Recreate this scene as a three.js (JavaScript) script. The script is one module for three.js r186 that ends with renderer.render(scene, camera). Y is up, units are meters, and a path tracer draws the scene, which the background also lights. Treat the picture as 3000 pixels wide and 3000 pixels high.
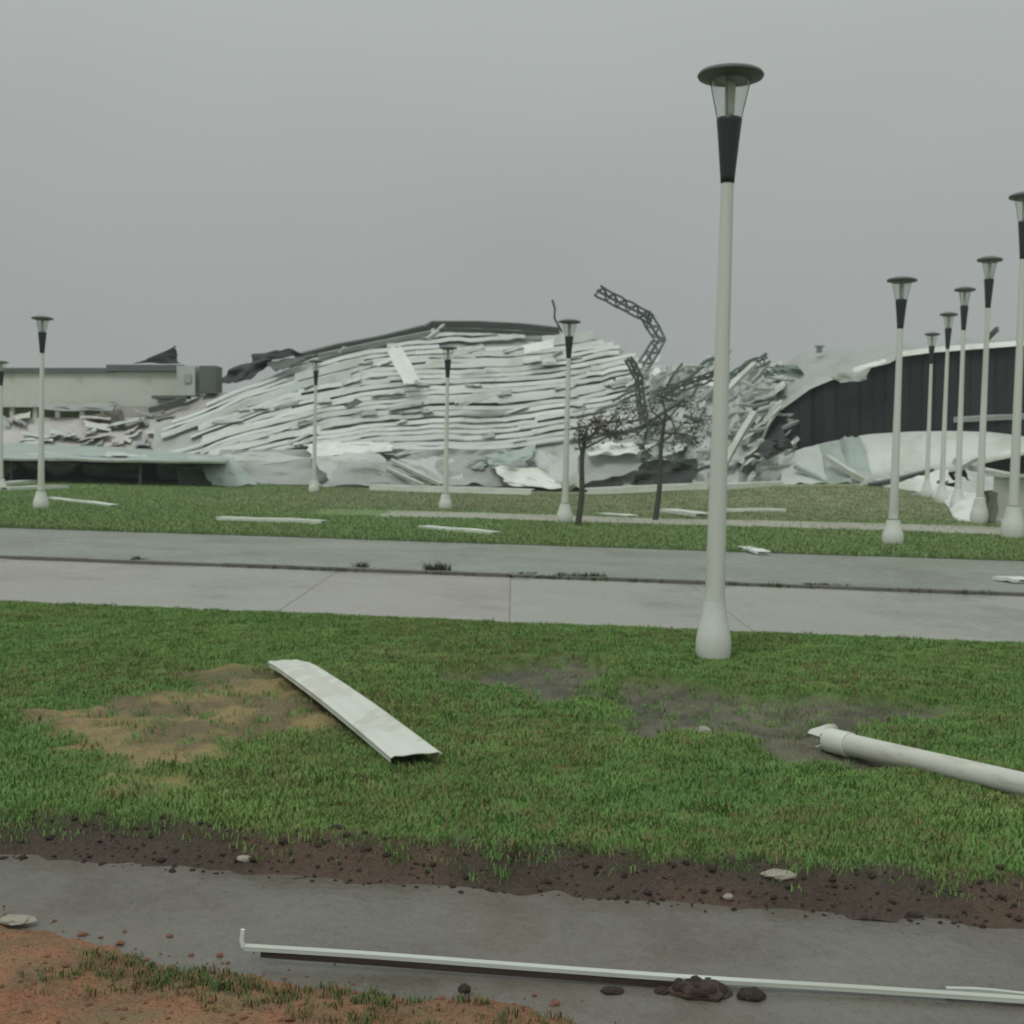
import * as THREE from 'three';
import { mergeGeometries, toCreasedNormals } from 'three/addons/utils/BufferGeometryUtils.js';

// ------------------------------------------------------------------ camera, sky, sun, exposure
const renderer = new THREE.WebGLRenderer({ antialias: true });
renderer.toneMapping = THREE.LinearToneMapping;
renderer.toneMappingExposure = 1.0;
renderer.shadowMap.enabled = true;
const scene = new THREE.Scene();
const FOV = 45, EYE = 1.85, PITCH = 2.68, ROLL = 1.3;
const camera = new THREE.PerspectiveCamera(FOV, 1, 0.1, 3000);
camera.position.set(0, EYE, 0);
camera.rotation.order = 'YXZ';
camera.rotation.set(-PITCH * Math.PI / 180, 0, ROLL * Math.PI / 180);
camera.focus = 2.4; camera.userData.fStop = 10;      // the snapshot is soft all over, as if focused on the window it was taken through
camera.updateMatrixWorld(true);
scene.add(camera);

// seeded randomness and noise
function rng(seed) { let a = seed >>> 0; return () => { a = (a + 0x6D2B79F5) | 0; let t = Math.imul(a ^ (a >>> 15), 1 | a); t = (t + Math.imul(t ^ (t >>> 7), 61 | t)) ^ t; return ((t ^ (t >>> 14)) >>> 0) / 4294967296; }; }
function hash(i, j, s) { let h = Math.imul(i, 374761393) + Math.imul(j, 668265263) + Math.imul(s | 0, 1274126177); h = Math.imul(h ^ (h >>> 13), 1274126177); h ^= h >>> 16; return (h >>> 0) / 4294967296; }
function vnoise(x, y, s = 0, per = 0) {
  let i = Math.floor(x), j = Math.floor(y); const fx = x - i, fy = y - j;
  const u = fx * fx * (3 - 2 * fx), v = fy * fy * (3 - 2 * fy);
  const m = (k) => per ? ((k % per) + per) % per : k;
  const a = hash(m(i), m(j), s), b = hash(m(i + 1), m(j), s), c = hash(m(i), m(j + 1), s), d = hash(m(i + 1), m(j + 1), s);
  return a + (b - a) * u + (c - a) * v + (a - b - c + d) * u * v;
}
function fbm(x, y, s = 0, o = 4, per = 0) { let t = 0, w = 0.5, n = 0; for (let k = 0; k < o; k++) { t += w * vnoise(x, y, s + k * 17, per); n += w; w *= 0.5; x *= 2; y *= 2; per *= 2; } return t / n; }
const ss = (a, b, x) => { const t = Math.min(1, Math.max(0, (x - a) / (b - a))); return t * t * (3 - 2 * t); };
const lerp = (a, b, t) => a + (b - a) * t;
const V = (x, y, z) => new THREE.Vector3(x, y, z);
function interp(pts, x) { // piecewise linear through [x, y] pairs, smoothed
  if (x <= pts[0][0]) return pts[0][1];
  for (let i = 1; i < pts.length; i++) if (x <= pts[i][0]) { const t = (x - pts[i - 1][0]) / (pts[i][0] - pts[i - 1][0]); return lerp(pts[i - 1][1], pts[i][1], t); }
  return pts[pts.length - 1][1];
}

{ // overcast sky: smooth cloud layer, brighter towards the zenith
  const W = 512, H = 256, data = new Float32Array(W * H * 4);
  for (let j = 0; j < H; j++) for (let i = 0; i < W; i++) {
    const el = ((j + 0.5) / H - 0.5) * Math.PI, az = (i / W) * Math.PI * 2, s = Math.max(0, Math.sin(el));
    let L = 0.36 + 0.17 * s + 0.46 * s * s;
    const ce = Math.cos(el), n = fbm(3 + 2.2 * ce * Math.cos(az) + 40, 3 + 2.2 * ce * Math.sin(az) + 5 * Math.sin(el) + 40, 5, 4) - 0.5;
    L *= 1 + 0.16 * n;
    if (el < 0) L *= 1 - 0.6 * Math.min(1, -el * 3);
    const o = (j * W + i) * 4; data[o] = L * 0.935; data[o + 1] = L * 1.0; data[o + 2] = L * 0.982; data[o + 3] = 1;
  }
  const sky = new THREE.DataTexture(data, W, H, THREE.RGBAFormat, THREE.FloatType);
  sky.mapping = THREE.EquirectangularReflectionMapping; sky.magFilter = sky.minFilter = THREE.LinearFilter; sky.wrapS = THREE.RepeatWrapping; sky.needsUpdate = true;
  scene.background = sky; scene.environment = sky;
}
const sun = new THREE.DirectionalLight(0xfffaf2, 0.95);
sun.position.set(-30, 80, 20); sun.target.position.set(0, 0, -30); sun.castShadow = true; sun.shadow.radius = 34;
Object.assign(sun.shadow.camera, { left: -70, right: 70, top: 70, bottom: -70, near: 1, far: 300 }); sun.shadow.mapSize.set(2048, 2048);
scene.add(sun, sun.target);

scene.fog = new THREE.FogExp2(0xb4bab8, 0.0006);      // thin rain haze

// ------------------------------------------------------------------ placing helpers
const F = 966 / Math.tan(FOV * Math.PI / 360);
const Q = camera.quaternion.clone();
function at(px, py, d) { return V((px - 966) / F * d, (966 - py) / F * d, -d).applyQuaternion(Q).add(camera.position); }   // measured spot at a chosen distance
function gnd(px, py, y = 0) { const r = at(px, py, 1).sub(camera.position); return camera.position.clone().addScaledVector(r, (y - EYE) / r.y); }
const SL = 0.14, tOf = (x, z) => -z + SL * x, zOf = (x, t) => -(t - SL * x);      // the roads run at a slight angle
const rise = (x, z) => 0.7 * ss(30, 60, -z) * ss(3, 16, x);

const used = new Map();
function numbered(n) { const k = used.get(n) || 0; used.set(n, k + 1); return k ? n + '_' + String(k).padStart(3, '0') : n; }
function shadow(o) { o.traverse(m => { if (m.isMesh) { m.castShadow = true; m.receiveShadow = true; } }); return o; }
function tag(o, label, category, group, kind) { if (label) o.userData.label = label; if (category) o.userData.category = category; if (group) o.userData.group = group; if (kind) o.userData.kind = kind; return o; }
function baseOf(g) { g.computeBoundingBox(); const b = g.boundingBox; return V((b.min.x + b.max.x) / 2, b.min.y, (b.min.z + b.max.z) / 2); }
function single(name, g, m, label, category, group) { const b = baseOf(g); g.translate(-b.x, -b.y, -b.z); const o = new THREE.Mesh(g, m); o.name = numbered(name); o.position.copy(b); scene.add(shadow(o)); return tag(o, label, category, group); }
function thing(name, label, category, base, group) { const o = new THREE.Group(); o.name = numbered(name); o.position.copy(base); scene.add(o); return tag(o, label, category, group); }
function part(t, name, g, m, parent) { const b = t.position; g.translate(-b.x, -b.y, -b.z); const o = new THREE.Mesh(g, m); o.name = name; (parent || t).add(shadow(o)); return o; }
function struct(name, g, m, label, category) { const o = new THREE.Mesh(g, m); o.name = name; scene.add(o); o.receiveShadow = true; o.castShadow = true; return tag(o, label, category, null, 'structure'); }

// a closed thin solid from a surface f(u, v)
function slab(f, nu, nv, off) {
  const pos = [], uv = [], idx = [], N = (nu + 1) * (nv + 1);
  for (let s = 0; s < 2; s++) for (let j = 0; j <= nv; j++) for (let i = 0; i <= nu; i++) { const p = f(i / nu, j / nv); if (s) p.add(off); pos.push(p.x, p.y, p.z); uv.push(0, 0); }
  const id = (s, i, j) => s * N + j * (nu + 1) + i;
  for (let j = 0; j < nv; j++) for (let i = 0; i < nu; i++) {
    idx.push(id(0, i, j), id(0, i + 1, j), id(0, i + 1, j + 1), id(0, i, j), id(0, i + 1, j + 1), id(0, i, j + 1));
    idx.push(id(1, i, j), id(1, i + 1, j + 1), id(1, i + 1, j), id(1, i, j), id(1, i, j + 1), id(1, i + 1, j + 1));
  }
  for (let i = 0; i < nu; i++) { idx.push(id(0, i, 0), id(1, i, 0), id(1, i + 1, 0), id(0, i, 0), id(1, i + 1, 0), id(0, i + 1, 0)); idx.push(id(0, i, nv), id(0, i + 1, nv), id(1, i + 1, nv), id(0, i, nv), id(1, i + 1, nv), id(1, i, nv)); }
  for (let j = 0; j < nv; j++) { idx.push(id(0, 0, j), id(0, 0, j + 1), id(1, 0, j + 1), id(0, 0, j), id(1, 0, j + 1), id(1, 0, j)); idx.push(id(0, nu, j), id(1, nu, j), id(1, nu, j + 1), id(0, nu, j), id(1, nu, j + 1), id(0, nu, j + 1)); }
  const g = new THREE.BufferGeometry(); g.setAttribute('position', new THREE.Float32BufferAttribute(pos, 3)); g.setIndex(idx);
  const P = g.attributes.position, m = [0, 0];
  for (let k = 0; k < P.count; k++) uv[k * 2] = P.getX(k) + 0.3 * P.getZ(k), uv[k * 2 + 1] = P.getY(k) - 0.4 * P.getZ(k);
  g.setAttribute('uv', new THREE.Float32BufferAttribute(uv, 2));
  return toCreasedNormals(g, 0.6);
}
// a closed bar swept along points; profile is a list of [a, b]
const CHANNEL = (w, h, t = 0.25) => [[-w / 2, -h / 2], [w / 2, -h / 2], [w / 2, -h / 2 + h * t], [-w / 2 + w * t, -h / 2 + h * t], [-w / 2 + w * t, h / 2 - h * t], [w / 2, h / 2 - h * t], [w / 2, h / 2], [-w / 2, h / 2]];
const RECT = (w, h) => [[-w / 2, -h / 2], [w / 2, -h / 2], [w / 2, h / 2], [-w / 2, h / 2]];
const ROUND = (r, n = 8) => Array.from({ length: n }, (_, i) => [Math.cos(i / n * 6.28318) * r, Math.sin(i / n * 6.28318) * r]);
function sweep(pts, prof, up = V(0, 1, 0.3), taper) {
  const pos = [], uv = [], idx = [], n = prof.length; let L = 0;
  for (let k = 0; k < pts.length; k++) {
    const a = pts[Math.max(0, k - 1)], b = pts[Math.min(pts.length - 1, k + 1)], T = b.clone().sub(a).normalize();
    const X = up.clone().cross(T); if (X.lengthSq() < 1e-4) X.set(1, 0, 0).cross(T); X.normalize(); const Y = T.clone().cross(X);
    if (k) L += pts[k].distanceTo(pts[k - 1]);
    const s = taper ? taper(k / (pts.length - 1)) : 1;
    for (let i = 0; i < n; i++) { const p = pts[k].clone().addScaledVector(X, prof[i][0] * s).addScaledVector(Y, prof[i][1] * s); pos.push(p.x, p.y, p.z); uv.push(i * 0.1, L); }
  }
  for (let k = 0; k < pts.length - 1; k++) for (let i = 0; i < n; i++) { const j = (i + 1) % n, a = k * n + i, b = k * n + j, c = a + n, d = b + n; idx.push(a, b, d, a, d, c); }
  const sh = THREE.ShapeUtils.triangulateShape(prof.map(p => new THREE.Vector2(...p)), []), e = (pts.length - 1) * n;
  for (const [a, b, c] of sh) { idx.push(a, c, b); idx.push(e + a, e + b, e + c); }
  const g = new THREE.BufferGeometry(); g.setAttribute('position', new THREE.Float32BufferAttribute(pos, 3)); g.setAttribute('uv', new THREE.Float32BufferAttribute(uv, 2)); g.setIndex(idx);
  return toCreasedNormals(g, n > 7 && prof.length !== 8 ? 0.9 : 0.7);
}
function curve(pts, n) { return new THREE.CatmullRomCurve3(pts).getPoints(n); }
function boxAt(x0, x1, y0, y1, z0, z1) { const g = new THREE.BoxGeometry(Math.abs(x1 - x0), Math.abs(y1 - y0), Math.abs(z1 - z0)); g.translate((x0 + x1) / 2, (y0 + y1) / 2, (z0 + z1) / 2); const P = g.attributes.position, U = g.attributes.uv; for (let i = 0; i < P.count; i++) U.setXY(i, P.getX(i) + P.getZ(i) * 0.5, P.getY(i) + P.getZ(i) * 0.5); return g; }

// ------------------------------------------------------------------ materials
function tex(N, fn, srgb = true) {
  const d = new Uint8Array(N * N * 4);
  for (let j = 0; j < N; j++) for (let i = 0; i < N; i++) { const c = fn(i / N, j / N), o = (j * N + i) * 4; for (let k = 0; k < 3; k++) d[o + k] = Math.max(0, Math.min(255, Math.round(255 * (srgb ? Math.pow(Math.max(0, c[k]), 1 / 2.2) : c[k])))); d[o + 3] = 255; }
  const t = new THREE.DataTexture(d, N, N); t.wrapS = t.wrapT = THREE.RepeatWrapping; t.magFilter = THREE.LinearFilter; t.minFilter = THREE.LinearMipmapLinearFilter; t.generateMipmaps = true; if (srgb) t.colorSpace = THREE.SRGBColorSpace; t.needsUpdate = true; return t;
}
const rep = (t, s) => { const c = t.clone(); c.repeat.set(s, s); c.needsUpdate = true; return c; };
const g3 = (v, c) => [v * c[0], v * c[1], v * c[2]];
const grain = tex(512, (u, v) => { const n = 0.6 * fbm(u * 32, v * 32, 3, 4, 32) + 0.4 * fbm(u * 128, v * 128, 9, 2, 128); return [n, n, n]; }, false);
const concreteMap = tex(512, (u, v) => { const a = fbm(u * 4, v * 4, 21, 5, 4), b = fbm(u * 64, v * 64, 22, 2, 64), c = ss(0.5, 0.75, fbm(u * 4, v * 4, 23, 6, 4)); return g3((0.74 + 0.34 * a + 0.26 * b) * (1 - 0.14 * c), [1, 0.99, 0.95]); });
const asphaltMap = tex(1024, (u, v) => { const a = fbm(u * 5, v * 5, 25, 5, 5), b = fbm(u * 256, v * 256, 27, 1, 256), d = fbm(u * 70, v * 70, 28, 2, 70), c = ss(0.52, 0.7, fbm(u * 7, v * 7, 29, 5, 7)), k = (0.62 + 0.36 * a + 0.22 * d + (b > 0.8 ? 0.35 * (b - 0.4) : 0) - (b < 0.18 ? 0.2 : 0)) * (1 - 0.16 * c); return [k * (1 + 0.03 * c), k, k * (0.97 - 0.05 * c)]; });
const sheetMap = tex(512, (u, v) => { const a = fbm(u * 4, v * 4, 31, 5, 4), b = fbm(u * 40, v * 8, 33, 3, 8), c = ss(0.5, 0.8, fbm(u * 4, v * 4, 35, 5, 4)); const k = (0.82 + 0.2 * a + 0.1 * b) * (1 - 0.14 * c); return [k * 0.99, k, k * (0.97 - 0.05 * c)]; });
const soilMap = tex(512, (u, v) => { const a = fbm(u * 8, v * 8, 41, 5, 8), b = fbm(u * 90, v * 90, 43, 2, 90), c = fbm(u * 3, v * 3, 44, 3, 3); const k = 0.45 + 0.55 * a + 0.5 * b; return [k, k * (0.94 + 0.12 * c), k * (0.9 + 0.2 * c)]; });
const paintMap = tex(256, (u, v) => { const a = fbm(u * 6, v * 3, 51, 4, 3), c = ss(0.5, 0.8, fbm(u * 4, v * 4, 52, 5, 4)) * 0.5; const k = 0.88 + 0.16 * a; return [k * (1 - 0.2 * c), k * (1 - 0.25 * c), k * (1 - 0.34 * c)]; });
const M = (rgb, o = {}) => { const { ...p } = o; const m = new THREE.MeshStandardMaterial({ roughness: 0.8, side: THREE.DoubleSide, ...p }); m.color.setRGB(...rgb); return m; };
const sheetA = rep(sheetMap, 0.22), sheetB = rep(sheetMap, 0.31), con = rep(concreteMap, 0.25), conFine = rep(concreteMap, 0.7), soilT = rep(soilMap, 0.8), grainT = rep(grain, 1.1), grainC = rep(grain, 0.25);
const dirty = tex(512, (u, v) => { const a = fbm(u * 5, v * 5, 71, 5, 5), m = 0.4 * ss(0.54, 0.7, fbm(u * 14, v * 14, 73, 5, 14)), k = 0.9 + 0.14 * a; return [k * lerp(1, 0.66, m), k * lerp(1, 0.62, m), k * lerp(1, 0.52, m)]; });
const wet = tex(512, (u, v) => { const k = 0.45 + 0.55 * ss(0.36, 0.62, fbm(u * 5, v * 5, 58, 5, 5)); return [k, k, k]; }, false);
const mat = {
  pave: [[0.31, 0.312, 0.28], [0.295, 0.302, 0.275], [0.314, 0.308, 0.282], [0.3, 0.31, 0.275]].map(c => M(c, { map: con, bumpMap: grainT, bumpScale: 0.0015, roughness: 0.55, roughnessMap: rep(wet, 0.3) })),
  paveBed: M([0.2, 0.19, 0.165], { map: conFine, roughness: 1 }),
  road: M([0.235, 0.265, 0.225], { map: rep(asphaltMap, 0.13), bumpMap: grainT, bumpScale: 0.002, roughness: 0.6, roughnessMap: rep(wet, 0.14) }),
  path: M([0.15, 0.141, 0.121], { map: rep(asphaltMap, 0.42), bumpMap: grainT, bumpScale: 0.002, roughness: 0.5, roughnessMap: rep(wet, 0.5) }),
  farPath: M([0.33, 0.34, 0.28], { map: con, roughness: 0.9 }),
  kerb: M([0.14, 0.14, 0.115], { map: conFine, bumpMap: grainT, bumpScale: 0.01, roughness: 0.95 }),
  lawn: M([1, 1, 1], { vertexColors: true, map: soilT, bumpMap: grainT, bumpScale: 0.03, roughness: 1 }),
  field: M([1, 1, 1], { vertexColors: true, map: rep(soilMap, 0.2), roughness: 1 }),
  soil: M([1, 1, 1], { vertexColors: true, map: soilT, bumpMap: grainT, bumpScale: 0.03, roughness: 1 }),
  clod: M([0.105, 0.076, 0.056], { map: soilT, bumpMap: grainT, bumpScale: 0.02, roughness: 1 }),
  redClod: M([0.19, 0.09, 0.055], { map: soilT, roughness: 1 }),
  stone: M([0.3, 0.285, 0.235], { map: conFine, roughness: 0.9 }),
  ground: M([0.09, 0.11, 0.05], { map: rep(soilMap, 0.05), roughness: 1 }),
  post: M([0.66, 0.69, 0.64], { map: paintMap, roughness: 0.5 }),
  postFallen: M([0.56, 0.575, 0.51], { map: rep(dirty, 0.6), roughness: 0.55 }),
  dark: M([0.022, 0.032, 0.032], { roughness: 0.45 }),
  disc: M([0.105, 0.115, 0.108], { roughness: 0.5 }),
  ring: M([0.22, 0.23, 0.21], { roughness: 0.5 }),
  diffuser: M([0.62, 0.63, 0.55], { roughness: 0.6 }),
  glass: new THREE.MeshPhysicalMaterial({ transmission: 1, thickness: 0, roughness: 0.35, ior: 1.3, color: 0xf2f5f2, side: THREE.DoubleSide }),
  white: M([0.72, 0.76, 0.73], { map: sheetB, roughness: 0.5 }),
  board: M([0.64, 0.67, 0.6], { map: rep(dirty, 0.45), roughness: 0.45 }),
  sheets: [[0.585, 0.63, 0.605], [0.545, 0.59, 0.57], [0.625, 0.665, 0.64], [0.53, 0.58, 0.575], [0.57, 0.61, 0.605]].map(c => M(c, { map: sheetA, roughness: 0.55 })),
  pale: M([0.49, 0.53, 0.515], { map: sheetB, roughness: 0.65 }),
  grey: M([0.36, 0.385, 0.38], { map: sheetB, roughness: 0.7 }),
  teal: M([0.36, 0.43, 0.41], { map: sheetB, roughness: 0.55 }),
  backing: M([0.4, 0.43, 0.415], { map: sheetB, roughness: 0.9 }),
  ridge: M([0.12, 0.135, 0.13], { map: sheetB, roughness: 0.7 }),
  steel: M([0.10, 0.115, 0.11], { map: sheetB, roughness: 0.7 }),
  steelGreen: M([0.16, 0.21, 0.2], { map: sheetB, roughness: 0.7 }),
  beam: M([0.55, 0.59, 0.55], { map: sheetB, roughness: 0.6 }),
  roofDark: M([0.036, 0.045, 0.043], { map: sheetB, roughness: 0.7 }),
  pane: [[0.014, 0.018, 0.020], [0.016, 0.020, 0.021], [0.013, 0.016, 0.019], [0.017, 0.020, 0.02]].map(c => M(c, { roughness: 0.5 })),
  mull: M([0.09, 0.1, 0.098], { roughness: 0.6 }),
  wall: M([0.56, 0.58, 0.53], { map: con, roughness: 0.9 }),
  wallPink: M([0.48, 0.475, 0.45], { map: con, roughness: 0.9 }),
  darkGreen: M([0.05, 0.075, 0.058], { map: sheetB, roughness: 0.8 }),
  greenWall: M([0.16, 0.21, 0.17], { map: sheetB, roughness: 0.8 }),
  bark: M([0.075, 0.08, 0.062], { map: soilT, roughness: 1 }),
  blade: M([1, 1, 1], { roughness: 0.85 }),
};

// ------------------------------------------------------------------ the ground
function gridMesh(xs, ts, yf, cf, flip) {
  const pos = [], col = [], uv = [], idx = [], nx = xs.length;
  for (const t of ts) for (const x of xs) { const z = zOf(x, t), y = yf(x, z, t), c = cf ? cf(x, z, t) : [1, 1, 1]; pos.push(x, y, z); col.push(...c); uv.push(x, t); }
  for (let j = 0; j < ts.length - 1; j++) for (let i = 0; i < nx - 1; i++) { const a = j * nx + i; idx.push(a, a + 1, a + nx + 1, a, a + nx + 1, a + nx); }
  const g = new THREE.BufferGeometry(); g.setAttribute('position', new THREE.Float32BufferAttribute(pos, 3)); g.setAttribute('uv', new THREE.Float32BufferAttribute(uv, 2)); if (cf) g.setAttribute('color', new THREE.Float32BufferAttribute(col, 3)); g.setIndex(idx); g.computeVertexNormals(); return g;
}
const span = (a, b, d) => { const n = Math.max(1, Math.round((b - a) / d)); return Array.from({ length: n + 1 }, (_, i) => a + (b - a) * i / n); };
const axis = (...segs) => { const out = []; for (const [a, b, d] of segs) { const s = span(a, b, d); if (out.length) s.shift(); out.push(...s); } return out; };
struct('ground', (() => { const g = new THREE.PlaneGeometry(2400, 2400); g.rotateX(-Math.PI / 2); g.translate(0, -0.35, -600); const U = g.attributes.uv; for (let i = 0; i < U.count; i++) U.setXY(i, U.getX(i) * 2400, U.getY(i) * 2400); return g; })(), mat.ground);

const LAWN0 = 5.12, LAWN1 = 12.85, PAVE1 = 18.2, ROAD1 = 24.6;
const edgeT = x => 5.40 + 0.20 * (fbm(x * 0.9 + 9, 3, 61, 3) - 0.5) + 0.16 * (fbm(x * 4 + 9, 7, 62, 2) - 0.5);     // where the turf ends above the path
function blob(x, z, cx, cz, rx, rz, n = 0.5, s = 71) { const dx = (x - cx) / rx, dz = (z - cz) / rz; return 1 - Math.sqrt(dx * dx + dz * dz) + n * (fbm(x * 1.7 + 20, z * 1.7 + 50, s, 4) - 0.5) * 2; }
function march(px, py, f, up = 0) { const r = at(px, py, 1).sub(camera.position); for (let d = 3; d < 120; d += 0.01 + d * 0.0006) { const p = camera.position.clone().addScaledVector(r, d); if (p.y < f(p.x, p.z) + up) return p; } return gnd(px, py); }
const onLawn = (px, py, up = 0) => march(px, py, lawnY, up);
const pA = gnd(395, 1350, 0.1), pA2 = gnd(470, 1280, 0.1), pB = gnd(1000, 1284, 0.1), pC = gnd(1420, 1352, 0.1), pC2 = gnd(1270, 1318, 0.1);
const bareBrown = (x, z) => Math.max(ss(0.05, 0.4, blob(x, z, pA.x, pA.z, 1.15, 1.9, 0.65)), 0.9 * ss(0.1, 0.4, blob(x, z, pA2.x, pA2.z, 0.5, 0.6, 0.6)));
const bareDark = (x, z) => Math.max(ss(0.05, 0.35, blob(x, z, pB.x, pB.z, 0.85, 1.25, 0.75, 81)), ss(0.05, 0.35, blob(x, z, pC.x, pC.z, 1.25, 1.6, 0.75, 83)), ss(0.1, 0.4, blob(x, z, pC2.x, pC2.z, 0.55, 0.6, 0.8, 85)));
function lawnY(x, z, t = tOf(x, z)) {
  const e = edgeT(x), bank = ss(LAWN0 - 0.02, e + 0.03, t);
  let y = -0.012 + 0.135 * bank;
  const hum = 0.16 * (fbm(x * 0.45 + 7, z * 0.45 + 77, 91, 3) - 0.5) + 0.05 * (fbm(x * 2.2 + 7, z * 2.2 + 77, 93, 3) - 0.5);
  y += hum * ss(e, e + 1.2, t) * (1 - ss(LAWN1 - 1.2, LAWN1, t));
  const bd = bareDark(x, z), bb = bareBrown(x, z);
  y -= 0.09 * ss(0.1, 0.7, bd); y += 0.11 * bb * (fbm(x * 5, z * 5, 95, 3) - 0.4) + 0.06 * Math.max(bb, bd) * (fbm(x * 14, z * 14, 96, 2) - 0.5);
  y += 0.02 * (fbm(x * 9 + 3, z * 9 + 3, 97, 2) - 0.5) * (t < e + 0.1 ? 2.4 : 1);
  y -= 0.06 * ss(LAWN1 - 0.3, LAWN1, t);
  return y;
}
function lawnCol(x, z, t) {
  const n = fbm(x * 1.3 + 31, z * 1.3 + 11, 101, 4), f = fbm(x * 8, z * 8, 103, 2);
  let c = [lerp(0.085, 0.135, n), lerp(0.165, 0.195, n), lerp(0.04, 0.05, n)];
  const mix = (d, k) => { c = c.map((v, i) => lerp(v, d[i], k)); };
  const m2 = ss(0.4, 0.62, fbm(x * 4 + 3, z * 4, 105, 3)); mix([lerp(0.1, 0.2, m2) + 0.08 * f, lerp(0.075, 0.145, m2) + 0.06 * f, lerp(0.048, 0.07, m2) + 0.03 * f], bareBrown(x, z) * (0.75 + 0.25 * f));
  mix([lerp(0.06, 0.1, m2) + 0.04 * f, lerp(0.06, 0.095, m2) + 0.04 * f, lerp(0.042, 0.065, m2) + 0.03 * f], bareDark(x, z));
  const e = edgeT(x); mix(n > 0.52 ? [0.075, 0.05, 0.036] : [0.055, 0.043, 0.032], 1 - ss(e - 0.05, e + 0.15, t));
  return c.map(v => v * 1.25);
}
struct('lawn', gridMesh(axis([-40, -9, 1], [-9, 9, 0.075], [9, 40, 1]), axis([LAWN0, 6.2, 0.04], [6.2, LAWN1, 0.085]), lawnY, lawnCol), mat.lawn);

{ // pavement: cast slabs with open joints, a dirty kerb behind them
  const bed = struct('pavement', gridMesh(span(-45, 45, 2), [LAWN1 - 0.4, PAVE1 + 0.3], () => 0.012), mat.paveBed);
  const r = rng(5), shear = g => { const P = g.attributes.position; for (let i = 0; i < P.count; i++) { const x = P.getX(i), t = P.getZ(i); P.setZ(i, zOf(x, t)); } g.computeVertexNormals(); return g; };
  const W = 2.6;
  for (let k = -15; k <= 15; k++) {
    const g = boxAt(k * W + 0.004, (k + 1) * W - 0.004, -0.08, 0.028 + 0.005 * (r() - 0.5), LAWN1, PAVE1), U = g.attributes.uv, P = g.attributes.position, o = r() * 9;
    for (let i = 0; i < P.count; i++) U.setXY(i, P.getX(i) + o, P.getZ(i));
    const m = new THREE.Mesh(shear(g), mat.pave[Math.floor(r() * 4)]); m.name = 'slab'; bed.add(shadow(m));
  }
  for (let k = -36; k <= 36; k++) {
    const L = 1.1, g = boxAt(k * L + 0.006, (k + 1) * L - 0.006, -0.08, 0.075 + 0.012 * (r() - 0.5), PAVE1 + 0.004, PAVE1 + 0.15), P = g.attributes.position;
    const m = new THREE.Mesh(shear(g), mat.kerb); m.name = 'kerb_stone'; bed.add(shadow(m));
  }
}
struct('road', gridMesh(span(-60, 60, 3), span(PAVE1 + 0.15, ROAD1, 1), () => 0.06), mat.road);
struct('path', gridMesh(span(-20, 20, 1), span(1.5, LAWN0 + 0.12, 0.4), () => 0), mat.path);

const fieldY = (x, z) => 0.075 + rise(x, z) + 0.12 * (fbm(x * 0.12 + 5, z * 0.12 + 5, 111, 3) - 0.5) * ss(ROAD1, ROAD1 + 4, tOf(x, z));
function fieldCol(x, z, t) {
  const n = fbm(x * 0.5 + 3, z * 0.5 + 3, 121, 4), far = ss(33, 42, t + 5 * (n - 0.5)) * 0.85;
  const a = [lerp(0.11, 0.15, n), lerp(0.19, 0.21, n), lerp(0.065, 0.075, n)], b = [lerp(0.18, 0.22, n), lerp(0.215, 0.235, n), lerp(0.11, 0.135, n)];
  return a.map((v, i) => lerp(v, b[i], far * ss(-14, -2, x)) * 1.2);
}
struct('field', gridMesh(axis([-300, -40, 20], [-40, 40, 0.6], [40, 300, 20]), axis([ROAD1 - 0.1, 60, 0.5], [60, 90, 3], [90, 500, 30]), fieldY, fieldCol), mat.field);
struct('far_path', gridMesh(span(-5.5, 40, 0.5), span(33, 36.4, 0.5), (x, z, t) => { const e = Math.min(1, (x + 5.6) / 3); return fieldY(x, z) + (0.03 + 0.02 * (fbm(x, t, 131, 2) - 0.5)) * e - 0.02; }), mat.farPath);

// red earth washed over the near edge of the path
const soilEdge = [[-4, 4.9], [-2.2, 4.64], [-1.8, 4.5], [-1.45, 4.38], [-0.9, 4.29], [-0.1, 4.17], [0.5, 4.04], [0.72, 3.85], [1.2, 3.6], [5, 3.2]];
const soilT0 = x => interp(soilEdge, x) + 0.16 * (fbm(x * 2.5 + 11, 4, 141, 3) - 0.5);
const soilY = (x, z, t) => { const d = soilT0(x) - t; return -0.02 + 0.07 * ss(-0.02, 0.45, d) + 0.05 * (fbm(x * 3, z * 3, 143, 3) - 0.42) * ss(-0.1, 0.35, d) + 0.022 * (fbm(x * 14, z * 14, 145, 2) - 0.45) * ss(-0.25, 0, d); };
struct('bare_earth', gridMesh(axis([-20, -3, 0.5], [-3, 3, 0.03], [3, 20, 0.5]), axis([-12, 3, 0.6], [3, 4.95, 0.03]), soilY, (x, z, t) => {
  const n = fbm(x * 2 + 5, z * 2 + 5, 147, 4), f = fbm(x * 10, z * 10, 149, 2), gr = ss(0.42, 0.6, fbm(x * 1.1 + 2, z * 1.6 + 8, 151, 3)) * ss(0.25, 0.6, soilT0(x) - t) * ss(1.3, -1.2, x), br = ss(0.1, -0.02, soilT0(x) - t);
  let c = [0.195 + 0.12 * (f - 0.5), 0.112 + 0.07 * (n - 0.5), 0.06 + 0.03 * (n - 0.5)]; c = c.map((v, i) => lerp(v, [0.15, 0.12, 0.055][i], gr)); return c.map(v => v * 1.3);
}), mat.soil);

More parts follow.
